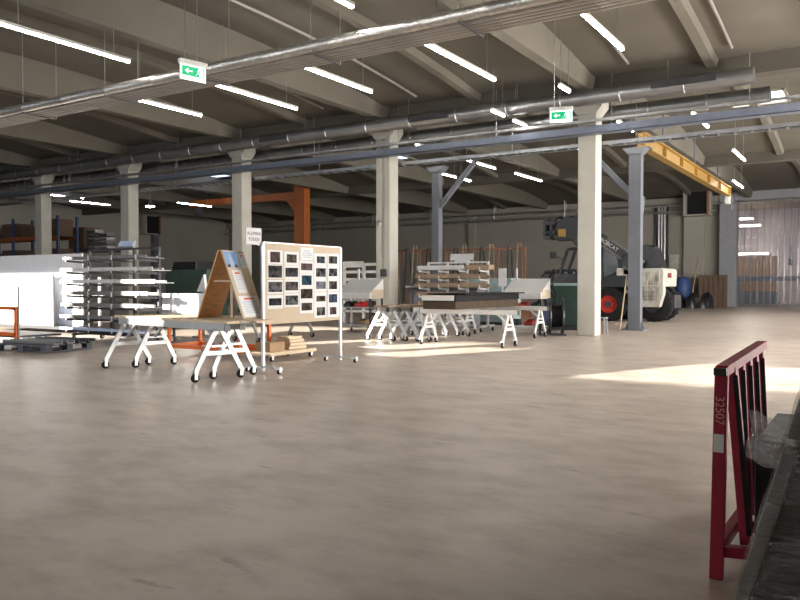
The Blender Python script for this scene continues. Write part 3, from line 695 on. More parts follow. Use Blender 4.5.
# ------------------------------------------------------------------ plywood easel on the orange trolley, with prints and a name sign
EX, EY, ER, EZ = -8.60, 8.40, math.radians(12), 0.8662
c = empty('orange_trolley', (-10.82, 10.15, 0), 0, 'orange steel trolley standing behind the near plank table', 'trolley')
for x in (-0.95, 0.92):
    for y in (0, 0.8): MB().box((x, y, 0.42), (0.06, 0.06, 0.6)).build('post', M_ORANGE, c, bevel=0.004)
for y in (0, 0.8): MB().box((0, y, 0.19), (1.9, 0.06, 0.07)).build('base_rail', M_ORANGE, c)
for x in (-0.95, 0.92): MB().box((x, 0.4, 0.19), (0.06, 0.8, 0.07)).build('end_rail', M_ORANGE, c)
MB().box((0, 0.4, 0.735), (1.9, 0.86, 0.03)).build('deck', M_DARK, c)
for x in (-0.85, 0.85):
    for y in (0.0, 0.8): caster(None, 'wheel', (x, y, 0), 0.06, c)
e = empty('plywood_easel', (EX, EY, EZ), ER, 'plywood A shaped display easel standing on the near plank table', 'easel')
SH, HW = 1.05, 0.40
def slope_board(sgn):
    p0, p1 = V((sgn*HW, 0, 0)), V((sgn*0.015, 0, SH)); return p0, p1
for sgn in (-1, 1):
    p0, p1 = slope_board(sgn); th = V((sgn*0.02, 0, 0.008))
    o = MB().prism([p0, p1, p1+th, p0+th], (0, 0.62, 0)).build('board', M_PLY if sgn < 0 else M_CHIP, e)
MB().box((0.04, 0.06, 0.58), (0.3, 0.1, 0.02)).build('shelf', M_PINE, e)
MB().box((0.205, 0.03, 0.27), (0.04, 0.04, 0.54)).build('strut', M_PINE, e)
MB().box((0.0, 0.4, 0.016), (0.84, 0.06, 0.03)).build('bottom_rail', M_PINE, e)
# sheets on the sloped right-hand face
ang = math.atan2(HW-0.015, SH)
def on_face(s_len, y):     # distance up the slope from the bottom, position along the ridge
    L_ = math.hypot(HW-0.015, SH); t = s_len/L_
    return V((HW-(HW-0.015)*t+0.0235, y, SH*t+0.010))
Rz = Matrix.Rotation(ER, 4, 'Z')
def face_sheet(name, s_len, y, hh, ww, label, m, extra=None):
    p = Rz @ on_face(s_len, y) + V((EX, EY, EZ))
    o = empty(name, p, 0, label, 'sheet', 'sheets pinned to the easel')
    o.rotation_euler = (Rz @ Matrix.Rotation(-ang, 4, 'Y')).to_euler()
    MB().box((0, 0, 0), (0.003, ww, hh)).build('paper', M_PAPER, o)
    if extra: extra(o, ww, hh, m)
    return o
def sky_pic(o, ww, hh, m):
    MB().box((0.003, 0, 0), (0.002, ww-0.01, hh-0.01)).build('sky', mat('print_blue_sky', (0.16, 0.32, 0.62), 0.4, var=0.3, scale=4), o)
    MB().prism([(0.0045, -0.12, -hh/2+0.01), (0.0045, 0.0, -hh/2+0.01), (0.0045, -0.02, hh*0.35), (0.0045, -0.10, hh*0.42)], (0.001, 0, 0)).build('tower', mat('print_tower_grey', (0.35, 0.42, 0.5), 0.4), o)
    MB().prism([(0.0045, 0.08, -hh/2+0.01), (0.0045, 0.19, -hh/2+0.01), (0.0045, 0.15, hh*0.42), (0.0045, 0.09, hh*0.3)], (0.001, 0, 0)).build('tower', MATS['print_tower_grey'], o)
    MB().box((0.0045, 0, -hh/2+0.03), (0.001, ww-0.01, 0.05)).build('ground_strip', M_INK, o)
def lines(o, ww, hh, m):
    b = MB().box((0.0025, 0, hh*0.36), (0.001, ww*0.5, 0.03))
    b.build('heading', mat('red_ink', (0.6, 0.12, 0.08), 0.6) if 'red_ink' not in MATS else MATS['red_ink'], o)
    b = MB()
    for k in range(8): b.box((0.0025, -ww*0.04*(k % 2), hh*0.24-k*hh*0.08), (0.001, ww*0.7, 0.008))
    b.build('printed_lines', MATS['blue_grey_ink'], o)
face_sheet('poster', 0.96, 0.22, 0.27, 0.40, 'poster of pale towers against blue sky at the top of the easel', None, sky_pic)
face_sheet('info_sheet', 0.60, 0.22, 0.38, 0.27, 'white sheet with a red heading on the easel below the poster', None, lines)
face_sheet('info_sheet', 0.95, 0.50, 0.24, 0.19, 'white sheet beside the blue poster on the easel', None, lines)
face_sheet('info_sheet', 0.19, 0.32, 0.34, 0.56, 'lowest and widest white sheet on the sloping face of the easel', None, lines)
# name sign on a small post clipped to the board end
p = AX(253.5, 242.5, -8.23)
s_ = empty('name_sign', (-8.23, p.y, 2.05), 0, 'white sign with two black words above the end of the board', 'sign')
MB().box((0, 0, 0.09), (0.02, 0.34, 0.26)).build('plate', M_PAPER, s_, bevel=0.003)
MB().box((0.0, 0.12, -0.02), (0.015, 0.03, 0.06)).build('clip', M_GALV, s_)
text('ALUMIINI', 0.072, M_INK, s_, (0.0115, 0, 0.13), (math.radians(90), 0, math.radians(90)))
text('TOODE', 0.072, M_INK, s_, (0.0115, 0.0, 0.04), (math.radians(90), 0, math.radians(90)))

# low dolly with wood offcuts behind the board
p = G(270, 361)
c = empty('dolly', (p.x-0.15, p.y+0.45, 0), math.radians(0), 'low wooden dolly carrying offcuts behind the photo board', 'dolly')
MB().box((0, 0, 0.14), (0.7, 1.3, 0.06)).build('deck', M_PINE, c, bevel=0.004)
for x in (-0.28, 0.28):
    for y in (-0.55, 0.55): caster(None, 'wheel', (x, y, 0), 0.042, c)
for i, (dx, dy, sx, sy, sz, m_, lab) in enumerate([(0.02, -0.3, 0.35, 0.4, 0.16, M_CARD, 'small cardboard carton on the low dolly'), (-0.05, 0.3, 0.45, 0.5, 0.24, M_PINE, 'stack of pale wood offcuts on the low dolly')]):
    o = MB()
    if i == 0: o.box((0, 0, sz/2), (sx, sy, sz)).box((0, 0, sz+0.003), (0.05, sy, 0.005))
    else:
        for k in range(4): o.box((0.02*(k % 2), 0.02*(k % 3), 0.03+k*0.06), (sx-0.05*k, sy-0.04*k, 0.055))
    o = o.build('carton' if i == 0 else 'offcut_stack', m_, None, bevel=0.004); o.location = (p.x-0.15+dx, p.y+0.45+dy, 0.17); tag(o, lab, 'carton' if i == 0 else 'wood')

# ------------------------------------------------------------------ profile racks
def profile_rack(loc, Lx, z0, step, nlev, label, shelf_specs, arm=0.42, posts=4, frame_m=M_WHITE, arm_m=M_DARK, stop_m=M_WHITE, rz=0.0, slabl=''):
    r = empty('profile_rack', loc, rz, label, 'rack', None)
    top = z0+step*nlev
    xs = [-Lx*0.37+Lx*0.74*i/(posts-1) for i in range(posts)]
    for x in xs:
        MB().box((x, 0.25, (top+0.16)/2), (0.06, 0.07, top-0.14)).build('upright', frame_m, r, bevel=0.004)
        for t in (-1, 1):
            pass
    b = MB().box((0, 0.25, top), (Lx*0.76, 0.05, 0.05)); b.build('top_rail', frame_m, r)
    MB().box((0, 0.25, 0.16), (Lx*0.8, 0.08, 0.06)).box((xs[0], 0.2, 0.16), (0.06, 0.9, 0.06)).box((xs[-1], 0.2, 0.16), (0.06, 0.9, 0.06)).build('base_frame', arm_m, r)
    for x in (xs[0], xs[-1]):
        for y in (-0.2, 0.6): caster(None, 'wheel', (x, y, 0), 0.058, r)
    for k in range(nlev):
        z = z0+k*step
        for x in xs:
            am = MB().bar((x, 0.22, z-0.03), (x, -arm+0.2, z-0.0), 0.035, 0.05).build('arm', arm_m, r)
            MB().box((x, -arm+0.19, z+0.05), (0.03, 0.02, 0.12)).build('stop', stop_m, am)
    ordn = ('lowest', 'second', 'third', 'fourth', 'fifth', 'sixth', 'seventh', 'eighth')
    for k, spec in enumerate(shelf_specs):
        if spec is None: continue
        dx, ln, m_, hh = spec; z = z0+k*step+0.026
        o = MB()
        o.box((0, 0, 0.008), (ln, arm-0.06, 0.016)).box((0, -(arm-0.06)/2+0.012, hh/2), (ln, 0.024, hh)).box((0, 0.1, hh*0.4), (ln*0.96, 0.05, hh*0.7))
        o = o.build('long_profile', m_, None, bevel=0.003)
        off = Matrix.Rotation(rz, 4, 'Z') @ V((dx, -arm/2+0.24, z)); o.location = V(loc)+off; o.rotation_euler.z = rz
        tag(o, '%s, %s level up from the floor' % (slabl, ordn[k]), 'profile', 'profiles on the ' + ('grey rack' if 'left' in label else 'white rack'))
    return r
RL = (-15.55, 11.75, 0)
profile_rack(RL, 3.5, 0.25, 0.285, 7, 'tall dark cantilever rack of long profiles left of the near trestles',
             [(-0.2, 3.0, M_BLUSH, 0.06), (-0.2, 3.0, M_GREY, 0.09), (-0.1, 3.1, M_GREY, 0.10), (0.0, 3.2, M_GREY, 0.10), (0.1, 3.5, M_WHITE, 0.09), (0.05, 3.4, M_WHITE, 0.09), (0.0, 3.1, M_GREY, 0.08)], arm=0.6, frame_m=M_DARK, slabl='long profile on the dark cantilever rack')
s_ = empty('rack_sign', (RL[0]+0.2, RL[1]+0.2, 2.27), 0, 'tilted pale sign card on top of the dark cantilever rack', 'sign')
MB().box((0, 0, 0.10), (0.55, 0.02, 0.16), Matrix.Rotation(math.radians(-35), 3, 'X')).build('card', M_BLUSH, s_); MB().box((0, 0.03, 0.03), (0.5, 0.08, 0.07)).build('holder', M_GREY, s_)
RB = (-10.85, 20.15, 0)
profile_rack(RB, 2.75, 0.75, 0.26, 5, 'white rack of brown planks behind the long dark package',
             [(0, 2.4, M_BROWN, 0.1), (0, 2.4, M_BROWN, 0.12), (0, 2.4, M_BROWN, 0.14), (0, 2.4, M_BROWN, 0.14), (-0.35, 1.6, M_WHITE, 0.14)], arm=0.5, posts=4, arm_m=M_WHITE, slabl='plank on the white rack')
o = MB().box((0, 0, 0), (0.75, 0.35, 0.14)).build('plank_offcut', M_BROWN, None, bevel=0.004); o.location = (-9.95, 20.1, 1.89); tag(o, 'short brown board beside the white one, top level of the white rack', 'board')
s_ = empty('rack_sign', (-10.7, 20.4, 2.075), 0, 'silver sign plate standing on top of the white rack', 'sign')
MB().box((0, 0, 0.14), (0.78, 0.02, 0.2), Matrix.Rotation(math.radians(-12), 3, 'X')).build('plate', M_ALU, s_); MB().box((0, 0.02, 0.02), (0.5, 0.06, 0.04)).build('foot', M_WHITE, s_)

# ------------------------------------------------------------------ workstations with sloping white desk boxes
def workstation(loc, rz, label, pole_x, bins, wd=1.15):
    r = empty('workstation', loc, rz, label, 'workstation', 'workstations with sloping tops')
    MB().prism([(-wd/2, -0.35, 0.98), (-wd/2, -0.35, 1.14), (-wd/2, 0.35, 1.56), (-wd/2, 0.35, 0.98)], (wd, 0, 0)).build('desk_box', M_WHITE, r, bevel=0.01)
    MB().box((wd/2+0.008, 0.02, 1.12), (0.012, 0.6, 0.24)).build('side_panel', M_CHIP, r)
    for x in (-wd/2+0.03, wd/2-0.03):
        for y in (-0.3, 0.3): MB().box((x, y, 0.56), (0.045, 0.045, 0.86)).build('leg', M_ALU if x < 0 else M_DARK, r)
    MB().box((0, 0, 0.72), (wd-0.02, 0.66, 0.03)).build('bin_shelf', M_ALU, r)
    MB().box((0, 0, 0.22), (wd-0.02, 0.66, 0.04)).build('lower_shelf', M_ALU, r)
    for x in (-wd/2+0.05, wd/2-0.05):
        for y in (-0.28, 0.28): caster(None, 'wheel', (x, y, 0), 0.05, r)
    MB().box((pole_x, 0.33, 1.25), (0.05, 0.05, 1.2)).build('pole', M_WHITE, r)
    c, s_ = math.cos(rz), math.sin(rz)
    for i, (bx, bz, m_, lab) in enumerate(bins):
        o = MB().box((0, 0, 0.005), (0.24, 0.34, 0.01)).box((0, 0.165, 0.08), (0.24, 0.01, 0.16)).box((0, -0.165, 0.05), (0.24, 0.01, 0.10))
        for t in (-1, 1): o.prism([(t*0.115-0.005, -0.17, 0), (t*0.115-0.005, -0.17, 0.1), (t*0.115-0.005, 0.17, 0.16), (t*0.115-0.005, 0.17, 0)], (0.01, 0, 0))
        o = o.build('parts_bin', m_, None)
        o.location = V(loc)+V((bx*c+0.1*s_, bx*s_-0.1*c, bz)); o.rotation_euler.z = rz; tag(o, lab, 'bin', 'parts bins')
    return r
workstation((-8.5, 20.15, 0), math.radians(0), 'workstation with a sloping white top beside the white column', -0.45,
            [(-0.4, 0.735, M_GREENP, 'green parts bin under the sloping desk by the white column'), (0.35, 0.735, M_GREENP, 'second green parts bin under the sloping desk by the white column'), (-0.05, 0.735, M_REDP, 'red parts bin between two green ones by the white column'),
             (0.15, 0.24, M_REDP, 'red parts bin on the low shelf by the white column'), (-0.3, 0.24, M_BLACKP, 'black parts bin on the low shelf by the white column')])
s_ = empty('paper_holder', (-8.84, 19.6, 1.57), 0, 'bright white sheet in a holder left of the sloping desk', 'paper holder')
MB().box((-0.18, 0.05, 0.02), (0.24, 0.012, 0.5)).build('sheet', M_PAPER, s_); MB().box((-0.18, 0.07, -0.78), (0.03, 0.03, 1.58)).build('stand', M_ALU, s_); MB().box((-0.18, 0.07, -1.555), (0.24, 0.2, 0.03)).build('base', M_ALU, s_)
workstation((-12.85, 18.15, 0), math.radians(0), 'workstation with a sloping white top just left of the middle column', -0.3,
            [(0.1, 0.735, M_REDP, 'red parts bin on the workstation left of the middle column'), (-0.3, 0.735, M_BLACKP, 'black parts bin on the workstation left of the middle column'), (0.2, 0.24, M_CARD, 'brown carton bin low under the workstation left of the middle column')])
# white shelf frame behind the left workstation
p = AY(358, 262, 20.2)
r = empty('white_rack_frame', (-14.35, 20.6, 0), 0, 'white slatted rack frame behind the board beside the middle column', 'rack')
for x in (-0.9, -0.1, 0.75): MB().box((x, 0, 1.04), (0.09, 0.07, 2.08)).build('upright', M_WHITE, r)
for z in (0.5, 0.9, 1.3, 1.55, 1.8, 2.05): MB().box((-0.05, -0.02, z), (1.75, 0.04, 0.09)).build('rail', M_WHITE if z > 1.4 else M_GREY, r)
MB().box((-0.5, -0.05, 2.05), (0.85, 0.03, 0.2)).build('sign_plate', M_WHITE, r)
# pipe roller bench behind nested trestles
r = empty('roller_bench', (-12.1, 21.9, 0), 0, 'dark bench with long pipes right of the middle column', 'bench')
MB().box((0, 0, 1.15), (2.6, 0.6, 0.12)).build('top', M_STEELP, r)
for y in (-0.15, 0.15): MB().cyl((-1.4, y, 1.32), (1.3, y, 1.32), 0.11).build('pipe', M_GREY, r, smooth=True)
for x in (-1.1, 1.1): MB().box((x, 0, 0.55), (0.1, 0.5, 1.1)).build('leg', M_STEELP, r)
MB().cyl((-0.4, -0.35, 0), (-0.4, -0.35, 0.8), 0.24, n=20).build('drum', M_ALU, r, smooth=True)

# rust brown stillages: two A-frame pens of thin bars
def stillage(loc, Lx, label, n_):
    r = empty('bar_stillage', loc, 0, label, 'stillage', 'rust brown stillages')
    MB().box((0, 0, 2.85), (Lx, 0.07, 0.08)).build('top_rail', M_RUST, r); MB().box((0, 0, 0.25), (Lx, 1.2, 0.12)).build('base', M_RUST, r)
    for x in (-Lx/2+0.05, Lx/2-0.05):
        MB().box((x, 0, 1.45), (0.09, 0.09, 2.8)).build('end_post', M_RUST, r); MB().box((x, 0, 0.1), (0.1, 1.3, 0.2)).build('foot', M_RUST, r)
    for k in range(n_):
        x = -Lx/2+Lx*(k+0.7)/(n_+0.4)
        for sgn in (-1, 1): MB().bar((x, sgn*0.45, 0.3), (x+0.05*sgn, sgn*0.03, 2.85+0.1*(k % 3)), 0.05, 0.05).build('bar', [M_RUST, M_DARK, M_BROWN][k % 3], r)
stillage((-14.05, 28.6, 0), 3.9, 'rust brown bar stillage between the steel column and the white rack sign', 9)
stillage((-17.6, 28.2, 0), 2.9, 'rust brown bar stillage just right of the middle column', 8)
p = AY(495, 281, 24); r = empty('machine_cabinet', (p.x, 24, 0), 0, 'pale teal machine cabinet behind the white rack', 'cabinet')
MB().box((0, 0, 0.85), (1.6, 0.8, 1.5)).build('body', mat('pale_teal_paint', (0.32, 0.42, 0.43), 0.5), r, bevel=0.02); MB().box((0, 0, 0.05), (1.5, 0.7, 0.1)).build('plinth', M_DARK, r); MB().box((0.2, -0.405, 1.0), (0.8, 0.01, 0.9)).build('door', MATS['pale_teal_paint'], r, bevel=0.004)

# ------------------------------------------------------------------ cable reel, green box, stool beside the white column
p = G(573, 334); r = empty('cable_reel', (-7.48, 19.75, 0), math.radians(25), 'black reel with a blue drum leaning by the white column', 'reel')
for x in (-0.17, 0.17): MB().lathe((x-0.03, 0, 0.53), (x+0.03, 0, 0.53), [(0.08, 0), (0.48, 0), (0.5, 0.5), (0.48, 1), (0.08, 1)], 28).build('flange', M_BLACKP, r, smooth=True)
MB().cyl((-0.36, 0, 0.53), (-0.2, 0, 0.53), 0.27, n=24).build('drum', M_BLUEC, r, smooth=True)
MB().cyl((-0.14, 0, 0.53), (0.14, 0, 0.53), 0.3, n=24).build('hose_coil', M_BLACK, r, smooth=True)
MB().cyl((-0.45, 0, 0.53), (0.25, 0, 0.53), 0.03).build('axle', M_GALV, r)
MB().box((-0.08, 0.0, 0.02), (0.7, 0.5, 0.04)).box((-0.42, 0, 0.27), (0.05, 0.05, 0.5)).build('cradle', M_DARK, r)
p = AY(569, 286, 22.5); r = empty('green_machine', (p.x, 22.5, 0), 0, 'green machine housing behind the black reel', 'machine')
MB().box((0, 0, 0.75), (1.3, 0.8, 1.2)).build('housing', M_GREENP, r, bevel=0.03); MB().box((0, 0, 1.39), (1.2, 0.7, 0.08)).build('cover', MATS['pale_teal_paint'], r); MB().box((0, 0, 0.075), (1.1, 0.7, 0.15)).build('plinth', M_DARK, r)
p = AY(546, 290, 21.5); r = empty('tool_post', (p.x, 21.5, 0), 0, 'black post with tangled hoses beside the sloping desk', 'post')
MB().box((0, 0, 0.9), (0.07, 0.07, 1.8)).build('post', M_DARK, r); MB().box((0, 0, 0.02), (0.5, 0.5, 0.04)).build('foot', M_DARK, r)
b = MB()
for k in range(5): b.tube([(0.05+0.25*math.sin(t*0.7+k), -0.05+0.06*k-0.1, 1.75-t*0.13+0.1*math.sin(k+t)) for t in range(12)], 0.03, 6)
b.build('hoses', M_BLACK, r, smooth=True)
p = G(604, 333); r = empty('step_stool', (p.x-0.1, p.y-0.12, 0), math.radians(0), 'small grey steel stool at the foot of the white column', 'stool')
MB().box((0, 0, 0.44), (0.42, 0.3, 0.03)).build('seat', M_ALU, r, bevel=0.005)
for x in (-0.17, 0.17):
    for y in (-0.11, 0.11): MB().bar((x, y, 0.43), (x*1.15, y*1.2, 0), 0.035, 0.035).build('leg', M_ALU, r)
MB().box((0, -0.12, 0.2), (0.36, 0.02, 0.03)).build('rung', M_ALU, r)
# stick leaning beside the steel column
p = G(619, 329.5); o = MB().cyl((0, 0, 0), (0.2, 0.0, 1.65), 0.022, n=8).build('wooden_stick', M_PINE, None); o.location = (-6.73, 23.2, 0); tag(o, 'pale wooden stick leaning against the steel column', 'stick')

# ------------------------------------------------------------------ telehandler
M_BOOM = mat('dark_grey_boom', (0.13, 0.13, 0.135), 0.45)
T = empty('telehandler', (-8.9, 28.4, 0), 0, 'white and black telehandler with red wheel rims and raised boom', 'telehandler')
def tl(px, py, dy=0.0):
    q = AY(px, py, 28.4+dy); return V((q.x+8.9, dy, q.z))
def wheel(x, y, r_, steer=0.0, rm=None):
    wv = 0.24
    d_ = V((math.sin(steer), math.cos(steer), 0))
    a, b_ = V((x, y, r_))-d_*wv, V((x, y, r_))+d_*wv
    t_ = MB().lathe(a, b_, [(r_*0.52, 0.0), (r_*0.86, 0.0), (r_*0.97, 0.1), (r_, 0.25), (r_, 0.75), (r_*0.97, 0.9), (r_*0.86, 1), (r_*0.52, 1)], 36, cap=False)
    sd_ = d_.cross(UZ)
    for k in range(20):
        an = 2*math.pi*k/20; rad = sd_*math.cos(an)+UZ*math.sin(an)
        c0 = V((x, y, r_))+rad*(r_-0.008); tan = d_.cross(rad)
        for s_ in (-1, 1): t_.box(c0+d_*s_*wv*0.5, (0.055, wv*0.85, 0.05), Matrix((tan, d_, rad)).transposed())
    t_ = t_.build('tyre', M_BLACK, T, smooth=True)
    m = MB().lathe(a+d_*0.01, a+d_*0.3, [(r_*0.53, 0), (r_*0.50, 0.05), (r_*0.45, 0.45), (r_*0.2, 0.5), (r_*0.2, 0.1), (0.02, 0.1)], 28, cap=False)
    m.build('rim', rm or M_RIM, t_, smooth=True)
    MB().cyl(a-d_*0.02, a+d_*0.25, r_*0.17, n=16).build('hub', M_DARK, t_, smooth=True)
WF, WRr = tl(609, 304).x, tl(655, 302, 0.6).x
wheel(WF, 0.15, 0.64); wheel(WF, 1.9, 0.64); wheel(WRr, 0.62, 0.66, 0, M_DARK); wheel(WRr, 1.75, 0.66, 0, M_DARK)
# chassis and mudguards
MB().box(((WF+WRr)/2-0.1, 1.1, 0.75), (3.2, 1.0, 0.5)).build('chassis', M_DARK, T, bevel=0.03)
MB().prism([(WF-0.78, -0.05, 1.15), (WF-0.62, -0.05, 1.36), (WF+0.62, -0.05, 1.36), (WF+0.85, -0.05, 1.1), (WF+0.8, -0.05, 1.05), (WF+0.55, -0.05, 1.3), (WF-0.6, -0.05, 1.3)], (0, 0.5, 0)).build('mudguard', M_DARK, T)
MB().prism([(WF+0.6, 0.1, 1.05), (WRr-0.5, 0.1, 1.05), (WRr-0.5, 0.1, 1.75), (WF+0.9, 0.1, 2.05), (WF+0.5, 0.1, 1.45)], (0, 0.9, 0)).build('side_panel', M_TWHITE, T, bevel=0.02)
# rear counterweight / engine cover
rx0, rx1 = tl(631, 270).x, tl(664, 270).x
MB().prism([(rx0, -0.05, 0.62), (rx0, -0.05, 1.85), (rx0+0.15, -0.05, 1.98), (rx1-0.05, -0.05, 1.98), (rx1, -0.05, 1.9), (rx1, -0.05, 1.05), (rx1-0.14, -0.05, 0.55), (rx0+0.2, -0.05, 0.55)], (0, 0.36, 0)).prism([(rx0, 0.31, 1.3), (rx0, 0.31, 1.98), (rx1-0.03, 0.31, 1.98), (rx1+0.02, 0.31, 1.9), (rx1, 0.31, 1.3)], (0, 1.7, 0)).build('rear_body', M_TWHITE, T, bevel=0.04)
gm = mat('grimy_grille', (0.40, 0.38, 0.33), 0.7, var=0.65, scale=5, stretch=(3, 3, 0.6))
b = MB().box(((rx0+rx1)/2-0.05, -0.075, 1.62), (1.0, 0.05, 0.50)).box(((rx0+rx1)/2-0.05, -0.075, 1.05), (1.0, 0.05, 0.56)); b.build('grille_panel', gm, T, bevel=0.015)
b = MB()
for k in range(7): b.box(((rx0+rx1)/2-0.05, -0.102, 0.84+k*0.05), (0.8, 0.01, 0.018))
b.build('grille_slats', M_DARK, T)
MB().box((rx1+0.02, 0.75, 1.72), (0.05, 0.5, 0.17)).build('tail_lamp', M_TAIL, T, bevel=0.01); MB().box((rx0-0.1, -0.1, 1.84), (0.3, 0.1, 0.2)).build('tail_lamp', M_TAIL, T, bevel=0.01)
MB().box((rx0-0.25, -0.0, 1.85), (0.5, 0.3, 0.28)).build('side_tank', M_TWHITE, T, bevel=0.03)
q0, q1 = tl(641, 250).x, tl(652, 250).x
MB().prism([(q0-0.1, 0.2, 1.95), (q1+0.3, 0.2, 1.95), (q1, 0.2, 2.75), (q1-0.2, 0.2, 2.85), (q0, 0.2, 2.85)], (0, 1.1, 0)).build('boom_pivot_housing', M_BLACKP, T, bevel=0.03)
# cab
def tz(px, py): return tl(px, py)
ca, cb = tl(571, 244).x, tl(616, 250).x
zr = tl(590, 248.5).z
MB().box(((ca+cb)/2-0.05, 0.55, zr+0.02), (cb-ca+0.1, 1.0, 0.09)).build('cab_roof', M_BLACKP, T, bevel=0.03)
a0, a1 = tl(567, 246), tl(557, 276)
for y in (0.1, 1.0):
    MB().bar((a0.x, y, zr), (a1.x, y, 1.6), 0.09, 0.1).build('front_pillar', M_BLACKP, T)
    MB().bar((cb-0.05, y, zr), (cb+0.25, y, 1.75), 0.09, 0.12).build('rear_pillar', M_BLACKP, T)
    MB().bar((ca+1.15, y, zr), (ca+1.25, y, 1.4), 0.07, 0.07).build('middle_pillar', M_BLACKP, T)
MB().bar((a0.x, 0.1, zr), (a0.x, 1.0, zr), 0.08, 0.08).build('roof_bar', M_BLACKP, T)
MB().prism([(ca+1.2, 0.13, 1.55), (cb+0.2, 0.13, 1.8), (cb-0.05, 0.13, zr), (ca+1.15, 0.13, zr)], (0, 0.03, 0)).build('side_window', M_GLASSD, T)
MB().prism([(ca+1.0, 0.06, 1.2), (cb+0.35, 0.06, 1.3), (cb+0.45, 0.06, 1.8), (cb+0.15, 0.06, 1.95), (ca+1.2, 0.06, 1.6)], (0, 1.0, 0)).build('cab_door', M_BLACKP, T, bevel=0.02)
MB().box((cb-0.45, 0.6, 1.9), (0.45, 0.5, 0.7)).build('driver_seat', M_BLACK, T, bevel=0.06)
m0 = tl(554, 255)
MB().box((m0.x, -0.05, m0.z), (0.3, 0.06, 0.26)).build('mirror', M_BLACKP, T, bevel=0.02); MB().bar((m0.x+0.1, -0.03, m0.z-0.05), (a0.x-0.1, 0.1, m0.z-0.2), 0.03, 0.03).build('mirror_arm', M_BLACKP, T)
# front hood
h0, h1 = tl(541, 272).x, tl(588, 272).x
b = MB().prism([(h0, 0.1, 0.95), (h0+0.05, 0.1, 1.85), (h0+0.25, 0.1, 1.95), (h0+0.5, 0.1, 1.8), (h1, 0.1, 1.8), (h1, 0.1, 0.95)], (0, 1.6, 0))
for x, rr in ((0.55, 0.15), (0.85, 0.13), (1.2, 0.16), (1.55, 0.12)): b.lathe((h0+x, 0.3, 1.78), (h0+x, 0.3, 1.98), [(rr, 0), (rr, 0.5), (rr*0.6, 1)], 14)
b.build('front_hood', M_BLACKP, T, bevel=0.03)
MB().box(((h0+h1)/2+0.3, 0.9, 0.55), (1.6, 0.9, 0.8)).build('front_axle_housing', M_DARK, T, bevel=0.05)
# boom
B0, B1 = tl(652, 274, -0.25), tl(577, 224, -0.25)
up = UZ
bd = (B1-B0)
MB().bar(B0+bd*0.16+V((0, 0.2, 0)), B0+bd*0.62+V((0, 0.2, 0)), 0.34, 0.42).build('boom', M_BOOM, T, bevel=0.02)
MB().bar(B0+bd*0.17+V((0, -0.0, -0.12)), B0+bd*0.36+V((0, -0.0, -0.12)), 0.2, 0.42).build('boom_cover', M_BLACKP, T, bevel=0.02)
MB().bar(B0+bd*0.60+V((0, 0.2, 0.02)), B1+V((0, 0.2, 0.02)), 0.26, 0.36).build('inner_boom', M_BLACKP, T, bevel=0.02)
MB().bar(B0+bd*0.30+V((0, 0.025, 0.02)), B0+bd*0.58+V((0, 0.025, 0.02)), 0.012, 0.26).build('name_band', M_DARK, T)
midp = B0+bd*0.56
tx = text('BOBCAT', 0.2, M_WHITE, T, midp+V((0, 0.015, 0.02)), (math.radians(90), math.atan2(-bd.z, -bd.x)*-1.0+0.0, 0))
tx.rotation_euler = (Matrix.Rotation(math.atan2(bd.z, -bd.x), 4, 'Y') @ Matrix.Rotation(math.radians(90), 4, 'X')).to_euler()
# boom head and fork carriage
hd = [tl(*q, -0.25) for q in ((560, 219), (572, 216), (582, 220), (582, 240), (576, 246), (571, 240), (558, 241), (555, 228))]
MB().prism(hd, (0, 0.5, 0)).build('boom_head', M_BLACKP, T, bevel=0.03)
c0 = tl(550, 231, -0.25)
b = MB()
for dx, dz, sx, sz in ((0, 0.3, 0.35, 0.12), (0.0, -0.05, 0.45, 0.1), (-0.2, 0.1, 0.1, 0.7), (0.05, 0.15, 0.08, 0.6), (-0.1, -0.25, 0.25, 0.14)): b.box((c0.x+dx, 0.1, c0.z+dz), (sx, 0.9, sz))
b.build('fork_carriage', M_DARK, T, bevel=0.02)
MB().tube([(c0.x-0.1, 0.1, c0.z+0.34), (c0.x+0.3, 0.05, c0.z+0.55), (c0.x+0.7, 0.1, c0.z+0.35)], 0.03, 8).build('hose', M_BLACK, T, smooth=True)
y0 = tl(562, 233, -0.3); MB().box(y0, (0.28, 0.1, 0.3)).build('yellow_marking', M_YELLOW, T, bevel=0.02)

# ------------------------------------------------------------------ things beside the gate
p = G(682, 303.5); Yp = YB-2.0
q = AY(682.5, 288, Yp)
r = empty('blue_bin', (q.x, Yp, 0), 0, 'blue rounded bin beside the dark sacks at the back wall', 'bin')
MB().lathe((0, 0, 0.5), (0, 0, 1.85), [(0.4, 0), (0.5, 0.3), (0.48, 0.7), (0.32, 0.95), (0.1, 1)], 24).build('drum', M_BLUEP, r, smooth=True); MB().cyl((0, 0, 0), (0, 0, 0.5), 0.38, n=20).build('stand', M_DARK, r)
q = AY(706, 290, Yp); r = empty('brown_crate', (q.x+0.3, Yp+0.9, 0), 0, 'brown slatted crate against the back wall by the gate', 'crate')
MB().box((0, 0, 0.95), (1.2, 0.75, 1.9)).build('core', M_DCARD, r)
b = MB()
for k in range(6): b.box((-0.7+k*0.28, -0.405, 0.98), (0.2, 0.05, 1.95))
b.build('slats', M_DCARD, r)
